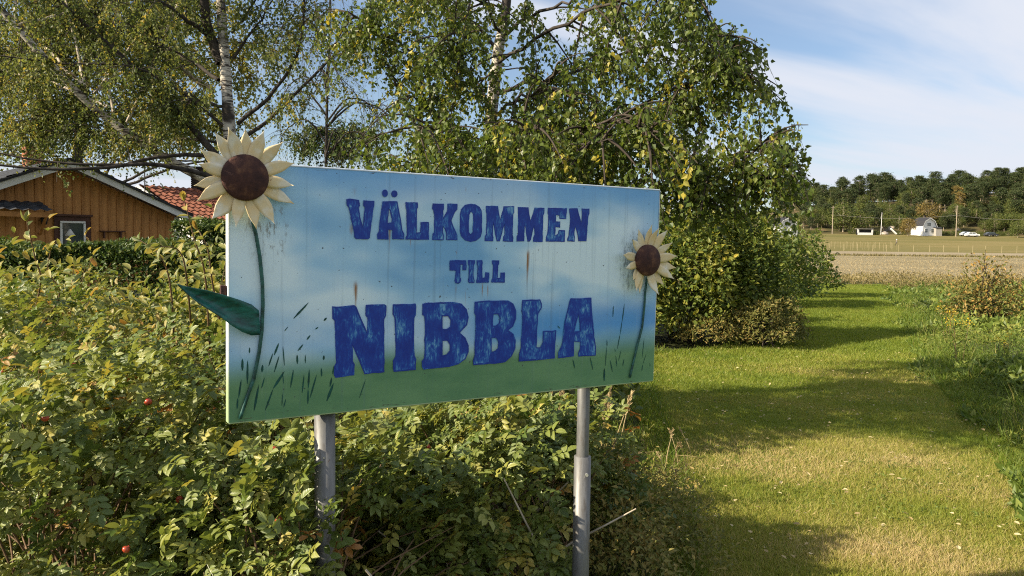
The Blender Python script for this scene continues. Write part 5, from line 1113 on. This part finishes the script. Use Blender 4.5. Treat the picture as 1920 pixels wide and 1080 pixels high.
# white pavilion-like shelter with dark openings
x0, y0, z0 = on_ground(1622, 262); pv = empty('garden_shelter', (x0, y0, z0), 'low white shelter with dark openings under the large green tree', 'shelter')
mb = MB(); mb.box((x0, y0 + 1.4, z0 + .9), (5, .2, 2.0)); mb.build('back_wall', M['roof_felt'], pv); mb = MB(); mb.box((x0, y0, z0 + .35), (5, .15, .8)); mb.build('low_wall', M['white_paint'], pv)
for q in (-2.4, 2.3): mb = MB(); mb.box((x0 + q, y0, z0 + 1.3), (.5, .15, 1.2)); mb.build('pillar', M['white_paint'], pv)
mb = MB(); mb.box((x0, y0 + .7, z0 + 1.98), (5.4, 1.8, .15)); mb.build('roof', M['grey_wall'], pv)
# flagpole with a pennant, utility poles and wires
x0, y0, z0 = on_ground(1651, 268); fp = empty('flagpole', (x0, y0, z0), 'white flagpole with a narrow pennant beside the farmhouse garden', 'flagpole')
mb = MB(); mb.tube([(x0, y0, z0 - .3), (x0 + .15, y0, z0 + 7.2)], [.11, .06], 8, True); mb.build('pole', M['white_paint'], fp); mb = MB(); mb.tube([(x0 + .15, y0, z0 + 7.2), (x0 + .15, y0, z0 + 7.4)], .12, 8, True); mb.build('finial', M['white_paint'], fp)
mb = MB(); slab(mb, [(x0 + .1, y0, z0 + 7.0), (x0 - .3, y0 - .1, z0 + 5.8), (x0 - .75, y0 - .15, z0 + 4.6), (x0 - .05, y0 - .02, z0 + 6.3)], .03); mb.build('pennant', M['grey_wall'], fp)
tops = []
for k, (px, d, h, lab) in enumerate(((1792, 259, 10.2, 'tall bare utility pole beside the white farmhouse'), (1975, 255, 10.2, 'utility pole at the far end of the wire'), (1560, 268, 9.5, 'utility pole against the large green tree'))):
    x0, y0, z0 = on_ground(px, d); r = empty('utility_pole', (x0, y0, z0), lab, 'pole'); mb = MB(); mb.tube([(x0, y0, z0 - .3), (x0, y0, z0 + h)], [.16, .11], 8, True); mb.build('pole', M['pole_wood'], r); mb = MB(); mb.box((x0, y0, z0 + h - .5), (1.3, .12, .12)); mb.build('crossarm', M['pole_wood'], r); tops.append(A3((x0, y0 - .1, z0 + h * .68)))
for a, b_, lab in ((0, 1, 'power line strung from the pole by the farmhouse'), (2, 0, 'power line crossing in front of the farmhouse')):
    C = np.array([tops[a] * (1 - t) + tops[b_] * t + A3((0, 0, -1.1 * math.sin(math.pi * t))) for t in np.linspace(0, 1, 16)]); mb = MB(); mb.tube(C, .028, 4); o = mb.build('power_line', M['grey_wall'], None); tag(o, lab, 'power line')
# fence posts along the meadow and planting stakes
mb = MB(); mb.tube([(0, 0, -.2), (0, 0, .95), (0, 0, 1.3)], [.042, .042, .035], 6, True); FPM = mb.mesh('fence_post', M['stake_wood']); mb = MB(); mb.tube([(0, 0, -.2), (0, 0, 1.35), (0, 0, 1.5)], [.026, .026, .008], 5, True); STM = mb.mesh('planting_stake', M['stake_wood'])
k = 0
for px in range(1500, 1925, 27):
    x0, y0, z0 = on_ground(px + random.uniform(-3, 3), 151.5); o = link('fence_post', FPM); o.location = (x0, y0, z0); o.rotation_euler = (random.uniform(-.05, .05), random.uniform(-.05, .05), 0); tag(o, 'pale wooden fence post along the lower edge of the meadow', 'fence post', 'fence posts along the meadow')
for row, d in enumerate((158, 166, 175, 186)):
    for j in range(11):
        px = 1545 + j * 14 + row * 5 + random.uniform(-3, 3) - row * 10
        if random.random() < .12: continue
        x0, y0, z0 = on_ground(px, d + random.uniform(-2, 2)); o = link('planting_stake', STM); o.location = (x0, y0, z0); o.rotation_euler = (random.uniform(-.06, .06), random.uniform(-.06, .06), 0); tag(o, 'thin planting stake in the grid set out on the meadow', 'stake', 'planting stakes on the meadow')
# rocks on the hillside
def rock_mesh(seed):
    import bmesh
    bm = bmesh.new(); bmesh.ops.create_icosphere(bm, subdivisions=2, radius=1); r = np.random.default_rng(seed)
    V = np.array([tuple(v.co) for v in bm.verts]); f = 1 + .25 * snoise(V, 2.2, seed)
    for v, q in zip(bm.verts, f): v.co = v.co * q
    me = bpy.data.meshes.new('boulder'); bm.to_mesh(me); bm.free(); me.materials.append(M['rock']); return me
RM = [rock_mesh(k) for k in range(4)]
for k, (px, d, s_) in enumerate(((1662, 285, 1.6), (1659, 272, 1.1), (1672, 290, .9), (1700, 286, .8), (1806, 298, 1.6), (1815, 300, 1.2), (1842, 305, 1.3), (1780, 300, 1.1), (1833, 296, .9), (1690, 276, .7), (1860, 292, 1.0), (1795, 284, .8))):
    x0, y0, z0 = on_ground(px, d); o = link('boulder', RM[k % 4]); o.location = (x0, y0, z0 + .1); o.scale = (s_ * 1.2, s_, s_ * .8); o.rotation_euler = (0, 0, k); tag(o, 'pale granite boulder on the brown hillside', 'boulder', 'boulders on the hillside')
x0, y0, z0 = on_ground(1676, 266); o_ = MB(); slab(o_, [(x0 - .9, y0, z0 + 2.1), (x0 + .9, y0 - .3, z0 + .35), (x0 + .9, y0 + .5, z0 + .35), (x0 - .9, y0 + .8, z0 + 2.1)], .35); o = o_.build('stone_ramp', M['white_paint'], None); tag(o, 'slanting white stair ramp by the flagpole', 'ramp')
# walker on the meadow: one continuous body, trousers and jacket by height, pale hat
def walker(px, d):
    x0, y0, z0 = on_ground(px, d); S = 1.0
    J = {'pel': (0, 0, .95), 'sp': (.0, -.02, 1.15), 'ch': (0, -.02, 1.36), 'nk': (0, -.03, 1.50), 'hd': (0, -.05, 1.62), 'ht': (0, -.05, 1.73),
         'lh': (-.10, 0, .90), 'lk': (-.12, -.14, .50), 'la': (-.12, -.10, .09), 'lt': (-.12, -.26, .04), 'rh': (.10, 0, .90), 'rk': (.11, .08, .49), 'ra': (.11, .30, .12), 'rt': (.11, .20, .04),
         'ls': (-.18, -.02, 1.40), 'le': (-.25, .08, 1.14), 'lw': (-.25, -.04, .92), 'lp': (-.25, -.07, .86), 'rs': (.18, -.02, 1.40), 're': (.25, -.10, 1.14), 'rw': (.25, -.22, .96), 'rp': (.25, -.25, .90)}
    E_ = [('pel', 'sp'), ('sp', 'ch'), ('ch', 'nk'), ('nk', 'hd'), ('hd', 'ht'), ('pel', 'lh'), ('lh', 'lk'), ('lk', 'la'), ('la', 'lt'), ('pel', 'rh'), ('rh', 'rk'), ('rk', 'ra'), ('ra', 'rt'), ('ch', 'ls'), ('ls', 'le'), ('le', 'lw'), ('lw', 'lp'), ('ch', 'rs'), ('rs', 're'), ('re', 'rw'), ('rw', 'rp')]
    Rd = dict(pel=.14, sp=.13, ch=.145, nk=.055, hd=.095, ht=.07, lh=.095, lk=.065, la=.045, lt=.035, rh=.095, rk=.065, ra=.045, rt=.035, ls=.065, le=.045, lw=.03, lp=.035, rs=.065, re=.045, rw=.03, rp=.035)
    for s, nm in ((-1, 'lp'), (1, 'rp')):
        bx = J[nm]
        for k in range(5):
            a = (k - 2) * .018; J[nm + str(k)] = (bx[0] - (0 if k else s * .02), bx[1] + a, bx[2] - (.075 if k else .045)); Rd[nm + str(k)] = .008; E_.append((nm, nm + str(k)))
    keys = list(J); me = bpy.data.meshes.new('person'); me.from_pydata([J[q] for q in keys], [(keys.index(a), keys.index(b_)) for a, b_ in E_], []); o = bpy.data.objects.new('person', me); COL.objects.link(o)
    md = o.modifiers.new('skin', 'SKIN'); sv = me.skin_vertices[0].data
    for i, q in enumerate(keys): sv[i].radius = (Rd[q], Rd[q]); sv[i].use_root = (q == 'pel')
    o.modifiers.new('sub', 'SUBSURF').levels = 1; o.modifiers['sub'].render_levels = 1
    t = NT('walker_clothes'); s = t.n('ShaderNodeSeparateXYZ'); t.l(t.obj(), s.inputs[0]); c = t.mix(t.rng(s.outputs[2], .94, .96), (.03, .028, .03), (.16, .14, .12)); c = t.mix(t.rng(s.outputs[2], 1.49, 1.51), c, (.45, .28, .2)); me.materials.append(t.done(t.pbr(c, .8)))
    o.location = (x0, y0, z0); o.rotation_euler = (0, 0, R_(100)); tag(o, 'person in dark trousers and pale hat walking across the meadow', 'person')
    h = MB(); h.tube([(x0, y0, z0 + 1.66), (x0, y0, z0 + 1.675), (x0, y0, z0 + 1.68), (x0, y0, z0 + 1.78), (x0, y0, z0 + 1.81)], [.20, .20, .12, .11, .05], 14, True)
    ho = h.build('hat', M['white_paint'], None, True); ho.data.transform(Matrix.Translation(-Vector((x0, y0, z0)))); ho.parent = o; ho.location = (0, -.05, 0)
walker(1681, 203)

# ------------------------------------------------------------------ trees on the hill
def far_tree(kind, seed):
    r = np.random.default_rng(seed); t = MB(); c = MB(); H = 12.0
    if kind == 'pine':
        t.tube(poly([(0, 0, -.5), (r.normal() * .3, r.normal() * .2, 6), (r.normal() * .5, 0, 11)], 8), np.linspace(.22, .08, 8), 6)
        nl = 12; wf = r.uniform(.75, 1.25); ph = r.uniform(0, 2.2)
        for k in range(nl):
            z = 3.0 + ph + (8.6 - ph) * (k / (nl - 1)) ** .8; rad = wf * (.75 + 2.5 * math.sin(math.pi * (.12 + .80 * k / (nl - 1)))) * r.uniform(.65, 1.15); nb = r.integers(3, 6); a0 = r.uniform(0, 6.28)
            for j in range(nb):
                a = a0 + j * 6.28 / nb + r.uniform(-.4, .4); d = rad * r.uniform(.5, 1); p = A3((math.cos(a) * d, math.sin(a) * d, z + .16 * d)); t.tube([(0, 0, z - .5), p * .6 + A3((0, 0, z * .4 - .1)), p], [.06, .04, .02], 4)
                m_ = 65; q = p * A3((.85, .85, 1)) + r.normal(size=(m_, 3)) * A3((.62, .62, .24)); add_leaves(c, q, nrm(r.normal(size=(m_, 3)) + A3((0, 0, .3))), nrm(r.normal(size=(m_, 3)) * .6 + A3((0, 0, 1))), r.uniform(.35, .7, m_), .26, np.clip(r.normal(.45, .2, m_), 0, 1), KITE)
        mats = ('pole_wood', 'pine_needle')
    elif kind == 'bare':
        t.tube([(0, 0, -.3), (.1, 0, 5), (.2, 0, 10)], [.2, .12, .05], 6)
        for k in range(10):
            a = r.uniform(0, 6.28); z = r.uniform(4, 9); t.tube([(0, 0, z), (math.cos(a) * 1.2, math.sin(a) * 1.2, z + .5)], [.05, .02], 4)
        add_leaves(c, r.normal(size=(120, 3)) * A3((.8, .8, 2)) + A3((0, 0, 7)), rand_dirs(120, r), rand_dirs(120, r), .3, .2, r.random(120), KITE); mats = ('stake_wood', 'far_leaf_gold')
    else:
        slim = kind == 'slim'; t.tube(poly([(0, 0, -.5), (.1, 0, 3), (r.normal() * .3, 0, 8)], 8), np.linspace(.24, .08, 8), 6)
        for k in range(34 if not slim else 22):
            d = rand_dirs(1, r)[0]; rr = r.uniform(.4, 1) ** .5; p = d * rr * (A3((1.5, 1.5, 4.6)) if slim else A3((4.0, 4.0, 3.8))) + A3((0, 0, 6.4 if slim else 5.2)); t.tube([(0, 0, max(1.5, p[2] - 2)), p], [.06, .02], 4)
            m_ = 75; q = p + r.normal(size=(m_, 3)) * (.75 if not slim else .45); add_leaves(c, q, rand_dirs(m_, r), nrm(r.normal(size=(m_, 3)) * .7 + A3((0, 0, .8))), r.uniform(.3, .6, m_), .3, np.clip(r.normal(.45, .2, m_), 0, 1), KITE)
        mats = ('pole_wood', 'far_leaf_gold' if kind in ('gold', 'slim') else 'far_leaf')
    return t.mesh('trunk', M[mats[0]]), c.mesh('crown', M[mats[1]])
KINDS = {'pine': [far_tree('pine', k) for k in range(9)], 'round': [far_tree('round', 20 + k) for k in range(4)], 'gold': [far_tree('gold', 30 + k) for k in range(2)], 'slim': [far_tree('slim', 40)], 'bare': [far_tree('bare', 50)]}
LAB = {'pine': ('pine_tree', 'flat-topped dark pine on the wooded hill', 'pines on the wooded hill'), 'round': ('leafy_tree', 'rounded olive-green tree on the wooded hill', 'leafy trees on the wooded hill'), 'gold': ('leafy_tree', 'rounded golden-brown autumn tree on the wooded hill', 'golden trees on the wooded hill'), 'slim': ('birch_tree', 'slender golden birch rising among the hillside pines', 'slender birches on the hill'), 'bare': ('bare_tree', 'pale bare trunk standing among the hillside pines', 'bare trunks on the hill')}
cnt = 0
def put(kind, px, d, s_, label=None):
    global cnt
    x0, y0, z0 = on_ground(px, d); nm, lab, grp = LAB[kind]; me = KINDS[kind][cnt % len(KINDS[kind])]; cnt += 1
    r = empty(nm, (x0, y0, z0), label or lab, 'tree', None if label else grp); r.scale = (s_ * random.uniform(.9, 1.15),) * 2 + (s_,); r.rotation_euler = (0, 0, random.uniform(0, 6.28))
    link('trunk', me[0], r); link('crown', me[1], r, 'stuff')
rr = random.Random(5)
for px in range(1465, 1990, 8): put('pine', px + rr.uniform(-5, 5), rr.uniform(345, 372), rr.uniform(.5, .95) * (1 + .22 * math.sin(px * .043) + .12 * math.sin(px * .13)))
for px in range(1465, 1990, 10): put('round', px + rr.uniform(-4, 4), rr.uniform(346, 356), rr.uniform(.40, .55))
for px in range(1465, 1990, 15): put(rr.choice(['round', 'pine']), px + rr.uniform(-5, 5), rr.uniform(338, 350), rr.uniform(.45, .62))
for px in range(1760, 1990, 12): put(rr.choice(['pine', 'pine', 'round', 'round']), px + rr.uniform(-6, 6), rr.uniform(286, 304), rr.uniform(.5, .8))
for px in range(1530, 1760, 16): put(rr.choice(['pine', 'round', 'round']), px + rr.uniform(-6, 6), rr.uniform(310, 330), rr.uniform(.55, .8))
for px in range(1480, 1990, 13): put('pine' if rr.random() < .72 else 'round', px + rr.uniform(-7, 7), rr.uniform(325, 342), rr.uniform(.65, 1.0))
for px in range(1700, 1990, 15): put(rr.choice(['pine', 'pine', 'pine', 'round']), px + rr.uniform(-7, 7), rr.uniform(300, 322), rr.uniform(.6, .95))
for px in (1545, 1570, 1590, 1620, 1650, 1690): put(rr.choice(['round', 'pine', 'round', 'round']), px, rr.uniform(305, 322), rr.uniform(.65, .9))
for px in range(1865, 1990, 17): put('round', px, rr.uniform(282, 298), rr.uniform(.6, .85))
for px in range(1500, 1730, 13): put(rr.choice(['round', 'pine', 'pine', 'round']), px + rr.uniform(-5, 5), rr.uniform(292, 312), rr.uniform(.5, .78))
for px in range(1745, 1990, 11): put(rr.choice(['pine', 'pine', 'round']), px + rr.uniform(-5, 5), rr.uniform(308, 330), rr.uniform(.6, .85))
for px in range(1505, 1990, 12): put(rr.choice(['pine', 'round', 'pine', 'round', 'round']), px + rr.uniform(-5, 5), rr.uniform(276, 294), rr.uniform(.42, .68))
put('gold', 1738, 290, 1.0, 'broad golden-brown tree directly behind the white gambrel farmhouse'); put('round', 1580, 280, 1.15, 'large rounded green tree standing behind the low white shelter'); put('round', 1612, 277, .85, 'smaller green tree touching the low white shelter'); put('round', 1545, 292, .75)
put('gold', 1702, 258, .62, 'golden-green tree in front of the farmhouse garden'); put('slim', 1797, 300, .95); put('slim', 1792, 312, 1.0); put('bare', 1806, 297, .6); put('bare', 1800, 306, .8); put('bare', 1870, 310, .7)
put('round', 1908, 258, .62, 'dark green tree by the field at the foot of the wooded hill'); put('round', 1928, 262, .7)
# low shrubs along the foot of the hill
for k, px in enumerate([1512, 1530, 1600, 1640, 1690, 1718, 1732, 1763, 1772, 1782, 1800, 1830, 1845, 1875, 1890]):
    x0, y0, z0 = on_ground(px, 264 + (k % 3) * 4); me = KINDS['round'][k % 4]; r = empty('low_bush', (x0, y0, z0 - .9), 'low dark bush along the foot of the wooded hill', 'bush', 'bushes along the foot of the hill'); r.scale = (.42, .42, .28); r.rotation_euler = (0, 0, k); link('stems', me[0], r); link('foliage', me[1], r, 'stuff')
